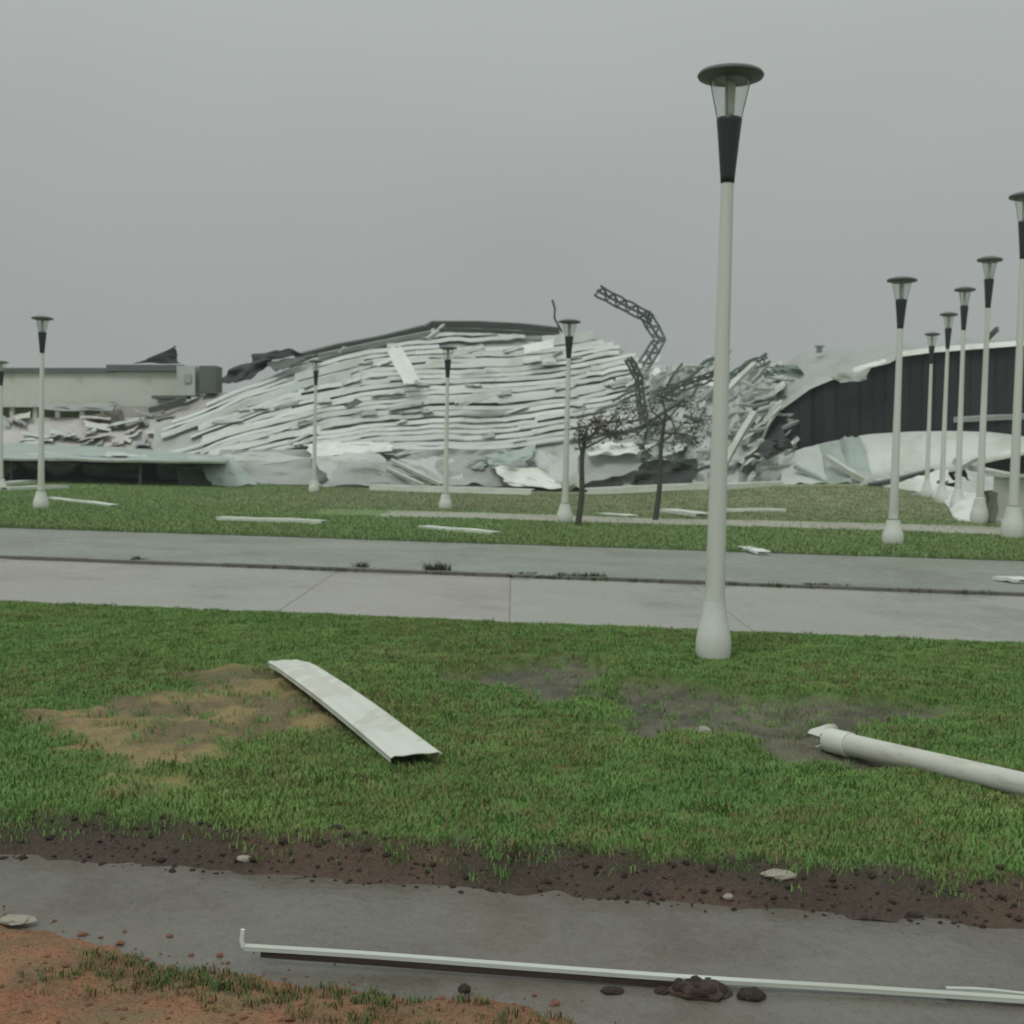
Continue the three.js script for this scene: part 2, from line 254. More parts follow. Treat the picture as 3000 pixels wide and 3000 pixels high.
// ------------------------------------------------------------------ grass (nobody could count it)
function tuft(n, h, w, seed, spread) {
  const r = rng(seed), pos = [], nor = [], idx = [];
  for (let k = 0; k < n; k++) {
    const a = r() * 6.283, d = spread * Math.sqrt(r()), bx = Math.cos(a) * d, bz = Math.sin(a) * d, l = h * (0.55 + 0.6 * r()), b = r() * 6.283, lean = l * (0.25 + 0.7 * r()), fx = Math.cos(b), fz = Math.sin(b), ww = w * (0.7 + 0.6 * r());
    const o = pos.length / 3;
    pos.push(bx - fz * ww / 2, -0.01, bz + fx * ww / 2, bx + fz * ww / 2, -0.01, bz - fx * ww / 2, bx + fx * lean * 0.4 + fz * ww * 0.4, l * 0.6, bz + fz * lean * 0.4 - fx * ww * 0.4, bx + fx * lean * 0.4 - fz * ww * 0.4, l * 0.6, bz + fz * lean * 0.4 + fx * ww * 0.4, bx + fx * lean, l * 0.92, bz + fz * lean);
    idx.push(o, o + 1, o + 2, o, o + 2, o + 3, o + 3, o + 2, o + 4);
  }
  const g = new THREE.BufferGeometry(); g.setAttribute('position', new THREE.Float32BufferAttribute(pos, 3)); g.setIndex(idx); g.computeVertexNormals(); return g;
}
function scatter(name, label, geo, list, cat = 'grass') {
  const im = new THREE.InstancedMesh(geo, mat.blade, list.length), o = new THREE.Object3D(), c = new THREE.Color(); im.name = numbered(name);
  list.forEach(([x, y, z, s, ry, col], i) => { o.position.set(x, y, z); o.scale.set(s, s * 0.9, s); o.rotation.set(0, ry, 0); o.updateMatrix(); im.setMatrixAt(i, o.matrix); im.setColorAt(i, c.setRGB(...col)); });
  im.castShadow = im.receiveShadow = true; scene.add(im); return tag(im, label, cat, null, 'stuff');
}
{
  const r = rng(77), list = [];
  for (let k = 0; k < 130000; k++) {
    const t = 5.2 + r() * (LAWN1 - 5.17), half = 4.2 + 0.42 * t, x = (r() * 2 - 1) * half, z = zOf(x, t), e = edgeT(x);
    if (t < e - 0.2 * r() * r() - 0.1 * ss(0.55, 0.75, fbm(x * 3, t, 167, 2))) continue;
    if (r() < bareBrown(x, z) * 0.93 || r() < bareDark(x, z) * 0.94) continue;
    const n = fbm(x * 0.8 + 31, z * 0.8 + 11, 161, 4), q = fbm(x * 3, z * 3, 163, 2), dry = r() < 0.05 + 0.22 * ss(0.52, 0.68, fbm(x * 1.1 + 50, z * 1.1, 165, 3));
    const k2 = (0.84 + 0.32 * r()) * (0.86 + 0.3 * q), big = r() < 0.02 ? 1.7 : 1;
    const c = dry ? [0.22, 0.2, 0.085] : [lerp(0.125, 0.21, n), lerp(0.28, 0.3, n), lerp(0.072, 0.085, n)];
    list.push([x, lawnY(x, z, t), z, (0.55 + 0.45 * r()) * (0.8 + 0.45 * q) * (t < e + 0.1 ? 0.8 : 1) * big, r() * 6.283, c.map(v => v * k2 * (big > 1 ? 0.7 : 1))]);
  }
  scatter('lawn_grass', 'short green grass growing over the near lawn', tuft(12, 0.038, 0.0062, 3, 0.06), list);
}
{
  const r = rng(78), list = [];
  for (let k = 0; k < 60000; k++) {
    const t = ROAD1 + 0.02 + Math.pow(r(), 1.5) * 34, half = 6 + 0.46 * t, x = (r() * 2 - 1) * half, z = zOf(x, t);
    const n = fbm(x * 0.4 + 3, z * 0.4 + 3, 171, 4);
    if (t > 32.9 && t < 36.5 && x > -5.5 && r() < 0.97) continue;
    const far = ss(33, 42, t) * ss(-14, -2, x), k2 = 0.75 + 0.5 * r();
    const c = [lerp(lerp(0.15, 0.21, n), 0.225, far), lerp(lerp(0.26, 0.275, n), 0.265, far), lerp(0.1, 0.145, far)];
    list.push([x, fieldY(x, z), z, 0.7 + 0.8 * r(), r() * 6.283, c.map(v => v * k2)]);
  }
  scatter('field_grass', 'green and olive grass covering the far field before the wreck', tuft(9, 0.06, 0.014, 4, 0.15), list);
}
{
  const r = rng(79), list = [];
  for (let k = 0; k < 6500; k++) {
    const x = -3 + r() * 4, t = 3.2 + r() * 1.4, z = zOf(x, t), m = fbm(x * 1.1 + 2, z * 1.6 + 8, 151, 3);
    if (soilT0(x) - t < 0.15 || r() > ss(0.40, 0.62, m) * ss(0.8, -1.6, x)) continue;
    const d = r() < 0.5; list.push([x, soilY(x, z, t), z, 0.5 + 0.6 * r(), r() * 6.283, d ? [0.18, 0.14, 0.06] : [0.07, 0.14, 0.035]]);
  }
  scatter('verge_grass', 'thin green and dry grass on the red earth at lower left', tuft(9, 0.036, 0.005, 5, 0.04), list);
}

// ------------------------------------------------------------------ earth clods and stones
function rock(rad, seed, sx = 1, sy = 0.6, sz = 1, det = 2) { const g = new THREE.IcosahedronGeometry(rad, det), P = g.attributes.position; for (let i = 0; i < P.count; i++) { const v = V(P.getX(i), P.getY(i), P.getZ(i)), k = 0.6 + 0.8 * fbm(v.x / rad * 1.9 + 9 + seed, v.y / rad * 1.9 + v.z / rad * 1.6 + 9, seed, det > 2 ? 5 : 3); P.setXYZ(i, v.x * k * sx, v.y * k * sy, v.z * k * sz); } g.computeVertexNormals(); return g; }
{
  const r = rng(81), gs = [];
  for (let k = 0; k < 1300; k++) { const x = -5 + 10 * r(), t = LAWN0 + 0.005 - 0.05 * r() * r() + r() * (edgeT(x) - LAWN0 + 0.05), z = zOf(x, t), s = 0.005 + 0.022 * r() * r() * r(), g = rock(s, k % 13, 0.8 + 0.6 * r(), 0.5 + 0.3 * r(), 1, 1); g.rotateY(r() * 6); g.translate(x, Math.max(0, lawnY(x, z, t)) + s * 0.2, z); gs.push(g); }
  const o = new THREE.Mesh(mergeGeometries(gs), mat.clod); o.name = 'earth_crumbs'; scene.add(shadow(o)); tag(o, 'dark brown earth crumbs along the bank above the path', 'earth', null, 'stuff');
  const gr = [];
  for (let k = 0; k < 700; k++) { const x = -3.2 + 5 * r(), t = soilT0(x) + 0.16 * Math.pow(r(), 3) - 1.1 * r(), z = zOf(x, t), s = 0.005 + 0.022 * r() * r() * r(), g = rock(s, k % 11, 1, 0.7, 1, 0); g.translate(x, Math.max(0, soilY(x, z, t)) + s * 0.2, z); gr.push(g); }
  const q = new THREE.Mesh(mergeGeometries(gr), mat.redClod); q.name = 'red_earth_crumbs'; scene.add(shadow(q)); tag(q, 'loose red earth crumbs spilled over the path edge', 'earth', null, 'stuff');
}
function clod(px, py, rad, seed, sx, sy, m, name, label, cat, y = 0) { const p = y > 0 && py < 1700 ? onLawn(px, py) : gnd(px, py, y), rr = rng(seed * 7), g = rad > 0.04 && m === mat.clod ? mergeGeometries([rock(rad * 0.85, seed, sx, sy, 1, 3), ...Array.from({ length: 30 }, (_, i) => { const q = rock(rad * (0.1 + 0.24 * rr()), i, 1, 0.9, 1, 1), an = rr() * 6.28, ra = Math.sqrt(rr()) * 0.78; q.rotateY(rr() * 6); q.translate(Math.cos(an) * ra * rad * sx, rad * sy * 0.62 * (1 - ra * ra) - 0.004, Math.sin(an) * ra * rad); return q; })]) : rock(rad, seed, sx, sy, 1, 3); g.translate(p.x, p.y + rad * sy * 0.3, p.z); return single(name, g, m, label, cat); }
clod(1318, 1876, 0.075, 3, 1.5, 0.55, mat.clod, 'earth_clod', 'largest dark earth clod lying over the thin fallen strip', 'earth clod');
clod(1418, 1882, 0.045, 5, 1.2, 0.55, mat.clod, 'earth_clod', 'dark earth clod just right of the largest clod on the path', 'earth clod');
clod(876, 1868, 0.022, 6, 1, 0.7, mat.clod, 'earth_clod', 'tiny dark clod on red earth, leftmost of the clods', 'earth clod', 0.02);
clod(1153, 1872, 0.026, 7, 1.6, 0.6, mat.clod, 'earth_clod', 'small flat clod on the path left of the largest clod', 'earth clod');
clod(1250, 1872, 0.022, 8, 1.2, 0.6, mat.clod, 'earth_clod', 'small clod touching the left end of the largest clod', 'earth clod');
clod(462, 1622, 0.024, 9, 1.3, 0.6, mat.stone, 'stone', 'small pale stone on the earth bank at left', 'stone', 0.06);
clod(1470, 1652, 0.05, 10, 1.6, 0.35, mat.stone, 'stone', 'flat pale stone at the grass edge above the bank at right', 'stone', 0.1);
clod(1374, 1694, 0.02, 11, 1, 0.7, mat.stone, 'stone', 'small grey stone in the earth bank at right', 'stone', 0.04);
clod(1327, 1385, 0.055, 12, 0.8, 0.7, mat.stone, 'stone', 'pale stone in the bare muddy patch below the tall lamp', 'stone', 0.02);
clod(30, 1737, 0.04, 13, 1.6, 0.3, mat.stone, 'stone', 'flat pale shard on the red earth at the left edge', 'stone', 0.02);

// weeds rooted in the kerb line
function weed(px, py, w, h, n, seed, label) {
  const p = gnd(px, py, 0.04), r = rng(seed), gs = [];
  for (let k = 0; k < n; k++) { const g = tuft(7, h * (0.6 + 0.6 * r()), 0.012, seed + k, 0.04); g.translate(p.x + (r() - 0.5) * w, 0.03, p.z + (r() - 0.5) * 0.12); gs.push(g); }
  single('weed_clump', mergeGeometries(gs), weedMat, label, 'weeds');
}
const weedMat = M([0.075, 0.095, 0.045], { roughness: 1 });
weed(825, 1078, 0.40, 0.16, 40, 301, 'dark rounded weed clump on the kerb left of centre');
weed(1095, 1090, 0.75, 0.1, 50, 302, 'low wide weed clump on the kerb left of the tall lamp');
weed(685, 1072, 0.25, 0.12, 14, 303, 'small thin weed clump on the kerb left of the rounded one');
weed(262, 1058, 0.3, 0.09, 16, 304, 'small weed clump on the kerb near the left edge');
weed(990, 1085, 0.35, 0.07, 16, 305, 'low weed clump on the kerb between the two larger clumps');
weed(1560, 1106, 0.7, 0.06, 60, 306, 'long flat strip of weeds on the kerb right of the tall lamp');
{ const r = rng(307), gs = []; for (let k = 0; k < 700; k++) { const x = -16 + 32 * r(), t = PAVE1 - 0.03 + 0.1 * r(); if (fbm(x * 1.2 + 40, 3, 309, 3) < 0.45 + 0.1 * r()) continue; const g = tuft(5, 0.05 + 0.04 * r(), 0.012, 400 + k % 9, 0.05); g.translate(x, 0.03, zOf(x, t)); gs.push(g); } const o = new THREE.Mesh(mergeGeometries(gs), weedMat); o.name = 'kerb_weeds'; scene.add(shadow(o)); tag(o, 'scattered low weeds along the whole kerb line', 'weeds', null, 'stuff'); }

// ------------------------------------------------------------------ street lamps
function lathe(pts, n = 28) { return new THREE.LatheGeometry(pts.map(p => new THREE.Vector2(...p)), n); }
function makeLamp() {
  const t = new THREE.Group(); t.name = numbered('street_lamp');
  const add = (n, g, m, p) => { const o = new THREE.Mesh(g, m); o.name = n; (p || t).add(shadow(o)); return o; };
  add('base', lathe([[0, -0.08], [0.145, -0.08], [0.155, 0.02], [0.165, 0.08], [0.165, 0.17], [0.155, 0.25], [0.135, 0.34], [0.118, 0.42], [0.108, 0.49], [0.1, 0.552]]), mat.post);
  add('pole', lathe([[0.0985, 0.53], [0.092, 0.7], [0.08, 1.8], [0.066, 3.2], [0.058, 4.46]]), mat.post);
  const c = add('lamp_housing', lathe([[0, 4.44], [0.064, 4.44], [0.068, 4.5], [0.1, 4.85], [0.116, 5.0], [0.117, 5.03], [0.1, 5.035], [0, 5.035]]), mat.dark);
  add('glass', lathe([[0.098, 5.038], [0.125, 5.14], [0.17, 5.36]]), mat.glass);
  add('diffuser', lathe([[0, 5.037], [0.04, 5.037], [0.045, 5.1], [0.05, 5.3], [0.045, 5.36], [0, 5.36]], 16), mat.diffuser);
  for (let k = 0; k < 4; k++) { const a = k * Math.PI / 2 + 0.35; add('strut', sweep([V(Math.cos(a) * 0.108, 5.02, Math.sin(a) * 0.108), V(Math.cos(a) * 0.19, 5.39, Math.sin(a) * 0.19)], ROUND(0.0055, 6)), mat.disc); }
  const d = add('canopy', lathe([[0, 5.385], [0.14, 5.385], [0.15, 5.375], [0.2, 5.375], [0.21, 5.385], [0.295, 5.4], [0.305, 5.42], [0.29, 5.445], [0.15, 5.485], [0, 5.5]], 36), mat.disc);
  add('reflector', lathe([[0.0, 5.378], [0.1, 5.38], [0.138, 5.382]], 30), mat.ring, d);
  return t;
}
const lampProto = makeLamp();
const LAMPS = [ // foot x, foot y, height in view, height in metres, label
  [1345, 1245, 1127, 5.5, 'nearest and tallest-looking white lamp post, standing on the near lawn'],
  [77, 960, 365, 5.5, 'white lamp post by the dark low canopy at left, its whole head against the sky'],
  [2, 925, 245, 5.5, 'white lamp post cut by the left edge of the view'],
  [592, 928, 250, 5.5, 'farthest white lamp post, before the left part of the collapsed roof'],
  [840, 960, 308, 5.5, 'white lamp post before the middle of the collapsed roof'],
  [1065, 985, 384, 5.5, 'white lamp post beside the left thin tree'],
  [1684, 1027, 507, 6.05, 'white lamp post with thick foot before the left part of the dark facade'],
  [1910, 1015, 655, 7.87, 'lamp post at the right edge, nearest of the receding row'],
  [1847, 987, 505, 7.87, 'second lamp post of the receding row, counted from the right edge'],
  [1806, 964, 424, 7.87, 'third lamp post of the receding row, counted from the right edge'],
  [1776, 950, 362, 7.87, 'fourth lamp post of the receding row, before the dark facade'],
  [1748, 938, 312, 7.87, 'farthest lamp post of the receding row, its disc at the roof line'],
];
LAMPS.forEach(([px, py, hp, H0, label], i) => {
  const p = march(px, py, i ? fieldY : lawnY), d = -p.clone().sub(camera.position).applyQuaternion(Q.clone().invert()).z, o = i ? lampProto.clone() : lampProto; if (i) o.name = numbered('street_lamp');
  const H = hp * d / F * (1 - 0.047 * hp / F); o.position.set(p.x, i ? fieldY(p.x, p.z) : lawnY(p.x, p.z), p.z); o.scale.set(H / 5.5 * (i > 6 ? 0.84 : 1), H / 5.5, H / 5.5 * (i > 6 ? 0.84 : 1)); o.rotation.y = i * 1.3; if (i) o.rotation.z = 0.006 * Math.sin(i * 5);
  if (i) o.children[0].scale.set(1.32, 0.92, 1.32);
  scene.add(o); tag(o, label, 'lamp post', i > 6 ? 'lamp posts in the receding row at right' : 'white lamp posts around the wreck');
});

// ------------------------------------------------------------------ fallen things in the foreground
{ // white cladding board on the lawn, folded lips, far end pressed down
  const a = onLawn(534, 1238, 0.1), b = onLawn(786, 1422, 0.075), n = 20, dir = b.clone().sub(a), L = dir.length(); dir.normalize(); const side = V(dir.z, 0, -dir.x).normalize();
  const yAt = s => lerp(a.y, b.y, s) + 0.02 * Math.sin(s * 3.14) - 0.03 * ss(0.13, 0, s), w = s => 0.145 - 0.028 * ss(0.14, 0, s);
  const P = (s, k) => a.clone().addScaledVector(dir, s * L).addScaledVector(side, k).setY(yAt(s));
  const surf = (u, v) => { const k = (v - 0.5) * 2, p = P(u, k * w(u)); p.y += 0.003 * Math.cos(k * 6) - 0.012 * ss(0.9, 1, Math.abs(k)) + 0.004 * (fbm(u * 8, v * 3, 31, 2) - 0.5); return p; };
  const t = thing('cladding_board', 'long white cladding board lying slantwise on the near lawn', 'board', a.clone().setY(a.y - 0.06));
  part(t, 'panel', slab(surf, n, 14, V(0, -0.005, 0)), mat.board);
  for (const k of [-1, 1]) part(t, 'folded_lip', slab((u, v) => { const s = 0.01 + 0.98 * u, p = P(s, k * (w(s) - 0.006)); p.y += -0.018 - 0.026 * v; return p; }, n, 1, V(-side.x * 0.004 * k, 0, -side.z * 0.004 * k)), mat.board);
}
{ // snapped lamp pole on the lawn at right
  const a = onLawn(1572, 1398, 0.07), b = onLawn(1936, 1482, 0.07), dir = b.clone().sub(a).normalize();
  const P = s => a.clone().addScaledVector(dir, s); const end = 4.3;
  const t = thing('fallen_lamp_pole', 'snapped off-white lamp pole lying on the near lawn at right', 'pole', V(a.x, a.y - 0.1, a.z));
  part(t, 'pole', sweep([P(0.05), P(1), P(2), P(3), P(end)], ROUND(0.066, 20), V(0, 1, 0), s => 1 - 0.1 * s), mat.postFallen);
  part(t, 'collar', sweep([P(-0.04), P(-0.03), P(0.13), P(0.14)], ROUND(0.074, 20), V(0, 1, 0), s => s < 0.1 ? 0.93 : 1), mat.white);
  const side = V(-dir.z, 0, dir.x);
  const fl = part(t, 'torn_flange', slab((u, v) => { const an = u * 5.4 + 0.4, rr = 0.055 + 0.045 * v * (1 + 0.4 * Math.sin(an * 3 + 1)); return P(-0.05 - 0.07 * v * (0.6 + 0.4 * Math.sin(an * 2))).addScaledVector(side, Math.cos(an) * rr).add(V(0, Math.sin(an) * rr * 0.9, 0)); }, 22, 3, V(0.006, 0.0, 0.004)), mat.postFallen);
  for (let k = 0; k < 3; k++) part(t, 'bolt', sweep([P(-0.02).addScaledVector(side, 0.04 * (k - 1)).add(V(0, 0.03, 0)), P(-0.13).addScaledVector(side, 0.05 * (k - 1)).add(V(0, 0.07 - 0.02 * k, 0))], ROUND(0.01, 6)), mat.steel);
  part(t, 'lamp_housing', sweep([P(end), P(end + 0.55)], ROUND(0.058, 18), V(0, 1, 0), s => 1 + 0.8 * s), mat.dark);
}
{ // thin strip along the path edge
  const pts = [[462, 1787, 0.06], [700, 1802, 0.055], [966, 1822, 0.045], [1300, 1846, 0.034], [1600, 1864, 0.022], [1960, 1888, 0.022], [2150, 1902, 0.022]].map(([x, y, h]) => gnd(x, y, h));
  const t = thing('metal_strip', 'long thin pale metal strip lying along the near path edge', 'metal strip', pts[0].clone().setY(0));
  part(t, 'strip', sweep(curve(pts, 30), CHANNEL(0.03, 0.015, 0.3), V(0, 1, 0)), mat.beam);
  part(t, 'shade_strip', sweep(curve(pts.slice(0, 4).map((p, i) => p.clone().add(V(i ? 0 : 0.06, -0.0205, 0.004))), 16), RECT(0.02, 0.022), V(0, 1, 0)), mat.clod);  // dark bar added as the shadow line below the raised strip
  const e = pts[0]; part(t, 'bent_end', sweep([e.clone().add(V(-0.005, 0.0, 0)), e.clone().add(V(-0.012, 0.025, 0)), e.clone().add(V(-0.008, 0.065, 0))], RECT(0.014, 0.01), V(0, 0, 1)), mat.white);
  const q = [[1785, 1866, 0.02], [1850, 1868, 0.02], [1960, 1879, 0.02], [2150, 1893, 0.02]].map(([x, y, h]) => gnd(x, y, h));
  single('metal_strip', sweep(curve(q, 10), CHANNEL(0.018, 0.012, 0.3), V(0, 1, 0)), mat.beam, 'short second pale metal strip behind the long one at lower right', 'metal strip');
}

// ------------------------------------------------------------------ collapsed sheet roof
const depthAt = y => 62 + (900 - y) / 250 * 11;
const A0 = [[290, 918], [360, 905], [470, 884], [560, 870], [700, 852], [830, 846], [960, 846], [1090, 826], [1210, 800]];
const STEP = [[290, 6], [360, 6.6], [470, 7.9], [560, 8.8], [700, 10], [960, 10.4], [1210, 9.8]];
const TOP = [[290, 802], [360, 778], [395, 760], [430, 742], [500, 712], [560, 684], [690, 652], [820, 622], [940, 622], [1060, 636], [1130, 632], [1200, 668], [1215, 690]];
const BOT = [[290, 850], [360, 852], [420, 862], [580, 840], [740, 862], [900, 868], [1000, 850], [1090, 838], [1210, 805]];
{
  const base = at(780, 915, 66).setY(0);
  const t = thing('collapsed_roof', 'long hill of pale ribbed sheet roofing fallen in overlapping rows', 'collapsed roof', base);
  const bk = slab((u, v) => { const x = lerp(290, 1215, u), y = lerp(interp(BOT, x) + 30, interp(TOP, x) + 4, v); return at(x, y, depthAt(y) + 0.45 + 0.5 * (fbm(x * 0.02, y * 0.05, 207, 3) - 0.5)); }, 70, 16, V(0, -0.1, -0.3));
  part(t, 'roof_deck', bk, mat.backing);
  const r = rng(91), wob = (x, k) => 11 * (fbm(x * 0.011 + 3, k * 0.21 + 7, 209, 3) - 0.5) + 5 * (fbm(x * 0.045, k * 0.5, 210, 2) - 0.5);
  for (let k = 0; k < 27; k++) {
    let x = 300 + r() * 90;
    while (x < 1205) {
      const len = 120 + 320 * r(), x1 = Math.min(1212, x + len), gap = r() < 0.1 ? 3 + 9 * r() : -5, sl = Math.max(5, Math.round(len / 26));
      const mid = (x + x1) / 2, st = interp(STEP, mid), y0 = interp(A0, mid) - k * st;
      const lo = Math.min(y0, interp(A0, x) - k * interp(STEP, x)), okT = q => interp(A0, q) - (k + 1) * interp(STEP, q) > interp(TOP, q) - 4, okB = q => interp(A0, q) - k * interp(STEP, q) < interp(BOT, q) + 8;
      // trim the sheet to the outline of the fallen roof
      let xa = x, xb = x1 - gap; while (xa < xb && !(okT(xa) && okB(xa))) xa += 6; while (xb > xa && !(okT(xb) && okB(xb))) xb -= 6;
      if (xb - xa > 22 && r() > 0.03) {
        const tilt = (r() - 0.5) * 5 + (r() < 0.1 ? (r() - 0.5) * 12 : 0), lift = 0.08 + 0.1 * r() + (r() < 0.12 ? 0.25 : 0), ph = r() * 9, hgt = 0.56 + 0.3 * r() + (r() < 0.14 ? 0.8 : 0), sub = (r() - 0.5) * 3;
        const g = slab((u, v) => {
          const xx = lerp(xa, xb, u), s = interp(STEP, xx) * (1 + 0.5 * (fbm(xx * 0.02 + ph, 4, 208, 2) - 0.5)), s0 = interp(STEP, xx), yb = interp(A0, xx) - k * s0 + tilt * (u - 0.5) + sub + wob(xx, k), dn = 0.75 + 0.5 * fbm(xx * 0.05, ph, 205, 2), cr = 0.12 * (fbm(xx * 0.09 + ph, k, 206, 2) - 0.5);
          if (v < 0.2) return at(xx, yb - 0.5, depthAt(yb) + 0.25);
          if (v < 0.5) return at(xx, yb + 0.8, depthAt(yb) - lift * dn + cr);
          const w = (v - 0.34) / 0.66; return at(xx, yb - w * s * hgt, depthAt(yb) - lift * dn * 0.9 * (1 - w) + cr * (1 - w) + 0.1 * w);
        }, sl, 3, V(0, -0.012, -0.03));
        part(t, 'roof_sheet', g, mat.sheets[Math.floor(r() * 5)]);
      }
      x = x1;
    }
  }
  // dark ridge members along the top
  const ridge = (pts, w, m = mat.ridge) => part(t, 'ridge_beam', sweep(pts.map(([x, y]) => at(x, y, depthAt(y) - 0.3)), CHANNEL(w * 0.8, w, 0.2)), m);
  ridge([[556, 676], [640, 655], [720, 640], [800, 620]], 0.42);
  ridge([[600, 672], [700, 650], [812, 628]], 0.25, mat.grey);
  ridge([[800, 622], [815, 612], [900, 612], [980, 616], [1056, 624]], 0.4);
  ridge([[820, 622], [920, 624], [1050, 632]], 0.22, mat.steel);
  ridge([[806, 640], [822, 628], [840, 612]], 0.22, mat.beam);
  ridge([[640, 668], [655, 650]], 0.2, mat.grey);
}
// free sheets: corners as [x, y, distance]
function bilin(c, u, v) { const [a, b, d, e] = c.map(q => at(...q)); return a.multiplyScalar((1 - u) * (1 - v)).addScaledVector(b, u * (1 - v)).addScaledVector(d, u * v).addScaledVector(e, (1 - u) * v); }
function sheetGeo(c, amp, seed, nu = 10, nv = 6, thick = 0.04) {
  return slab((u0, v0) => { const u = u0 + (u0 - 0.5) * 0.3 * (fbm(v0 * 5 + seed, 3, seed + 5, 2) - 0.5), v = v0 + (v0 - 0.5) * 0.35 * (fbm(u0 * 5 + seed, 8, seed + 6, 2) - 0.5), p = bilin(c, u, v), f = fbm(u * 3 + seed, v * 2.4 + seed * 1.7, seed, 3) - 0.5, cr = Math.abs(((u * 1.7 + v * 0.9 + seed * 0.37) % 1) - 0.5); p.z += amp * (2 * f + 0.8 * (cr - 0.25)); p.y += amp * 0.5 * (fbm(u * 4 + 9, v * 3 + seed, seed + 3, 2) - 0.5); return p; }, nu, nv, V(0.01, -0.02, -thick));
}
function loose(name, c, m, amp, seed, label, cat = 'metal sheet', group, nu, nv) { return single(name, sheetGeo(c, amp, seed, nu, nv), m, label, cat, group); }
loose('roof_panel', [[728, 658, 69.6], [756, 652, 69.6], [792, 718, 67.6], [764, 726, 67.6]], mat.white, 0.05, 1, 'clean white panel lying down the slope of the collapsed roof');
loose('roof_panel', [[985, 652, 70.4], [1046, 640, 70.4], [1048, 655, 69.8], [986, 668, 69.8]], mat.white, 0.08, 2, 'white panel near the ridge of the collapsed roof, left of a lamp head');
loose('roof_panel', [[578, 838, 63.4], [735, 832, 63.4], [738, 850, 62.6], [590, 862, 62.4]], mat.white, 0.2, 3, 'bright white sheet at the foot of the collapsed roof');
loose('roof_panel', [[860, 752, 66.6], [940, 728, 66.6], [948, 742, 66.1], [868, 768, 66.1]], mat.pale, 0.2, 4, 'pale loose sheet in the middle of the collapsed roof');
loose('roof_panel', [[850, 660, 69.6], [912, 648, 69.8], [916, 658, 69.4], [856, 674, 69.2]], mat.pale, 0.15, 5, 'pale sheet below the ridge in the middle of the collapsed roof');
loose('roof_scrap', [[648, 766, 66.6], [672, 752, 67], [684, 758, 66.8], [658, 772, 66.4]], mat.ridge, 0.1, 6, 'small dark scrap on the left half of the collapsed roof', 'scrap');
loose('roof_scrap', [[880, 880, 61.8], [900, 866, 62.2], [930, 872, 62], [905, 886, 61.6]], mat.teal, 0.2, 7, 'small teal scrap at the foot of the collapsed roof near the middle', 'scrap');

{ // torn sheets lying loose on the slope
  const r = rng(911), G = 'torn sheets lying on the slope of the collapsed roof';
  for (let k = 0; k < 48; k++) {
    const x = 420 + r() * 770, tp = interp(TOP, x) + 14, bt = interp(BOT, x) - 4, y = lerp(bt, tp, Math.pow(r(), x > 720 && x < 1000 ? 1.5 : 1)), w = 18 + 66 * r() * r(), h = 3 + 9 * r() * r(), a = -0.14 - 0.06 * Math.cos(x / 90) + (r() - 0.5) * 0.5, ca = Math.cos(a), sa = Math.sin(a), d = depthAt(y) - 0.42;
    const q = (u, v) => { const yy = y + u * sa + v * ca; return [x + u * ca - v * sa, yy, depthAt(yy) - 0.36 - (v > 0 ? 0.25 * r() : 0)]; };
    const ci = k % 6, m = [mat.sheets[1], mat.sheets[2], mat.pale, mat.grey, mat.sheets[3], mat.grey][ci], cn = ['pale', 'whitish', 'pale', 'grey', 'pale', 'grey'][ci];
    loose('torn_roof_sheet', [q(-w / 2, -h / 2), q(w / 2, -h / 2), q(w / 2, h / 2), q(-w / 2, h / 2)], m, 0.16, 920 + k, `${w > 40 ? 'long' : w > 22 ? 'mid-sized' : 'small'} ${cn} torn sheet ${y < 720 ? 'high' : y < 790 ? 'midway' : 'low'} on the ${x < 660 ? 'left' : x < 930 ? 'middle' : 'right'} part of the collapsed roof`, 'metal sheet', G, 7, 4);
  }
}
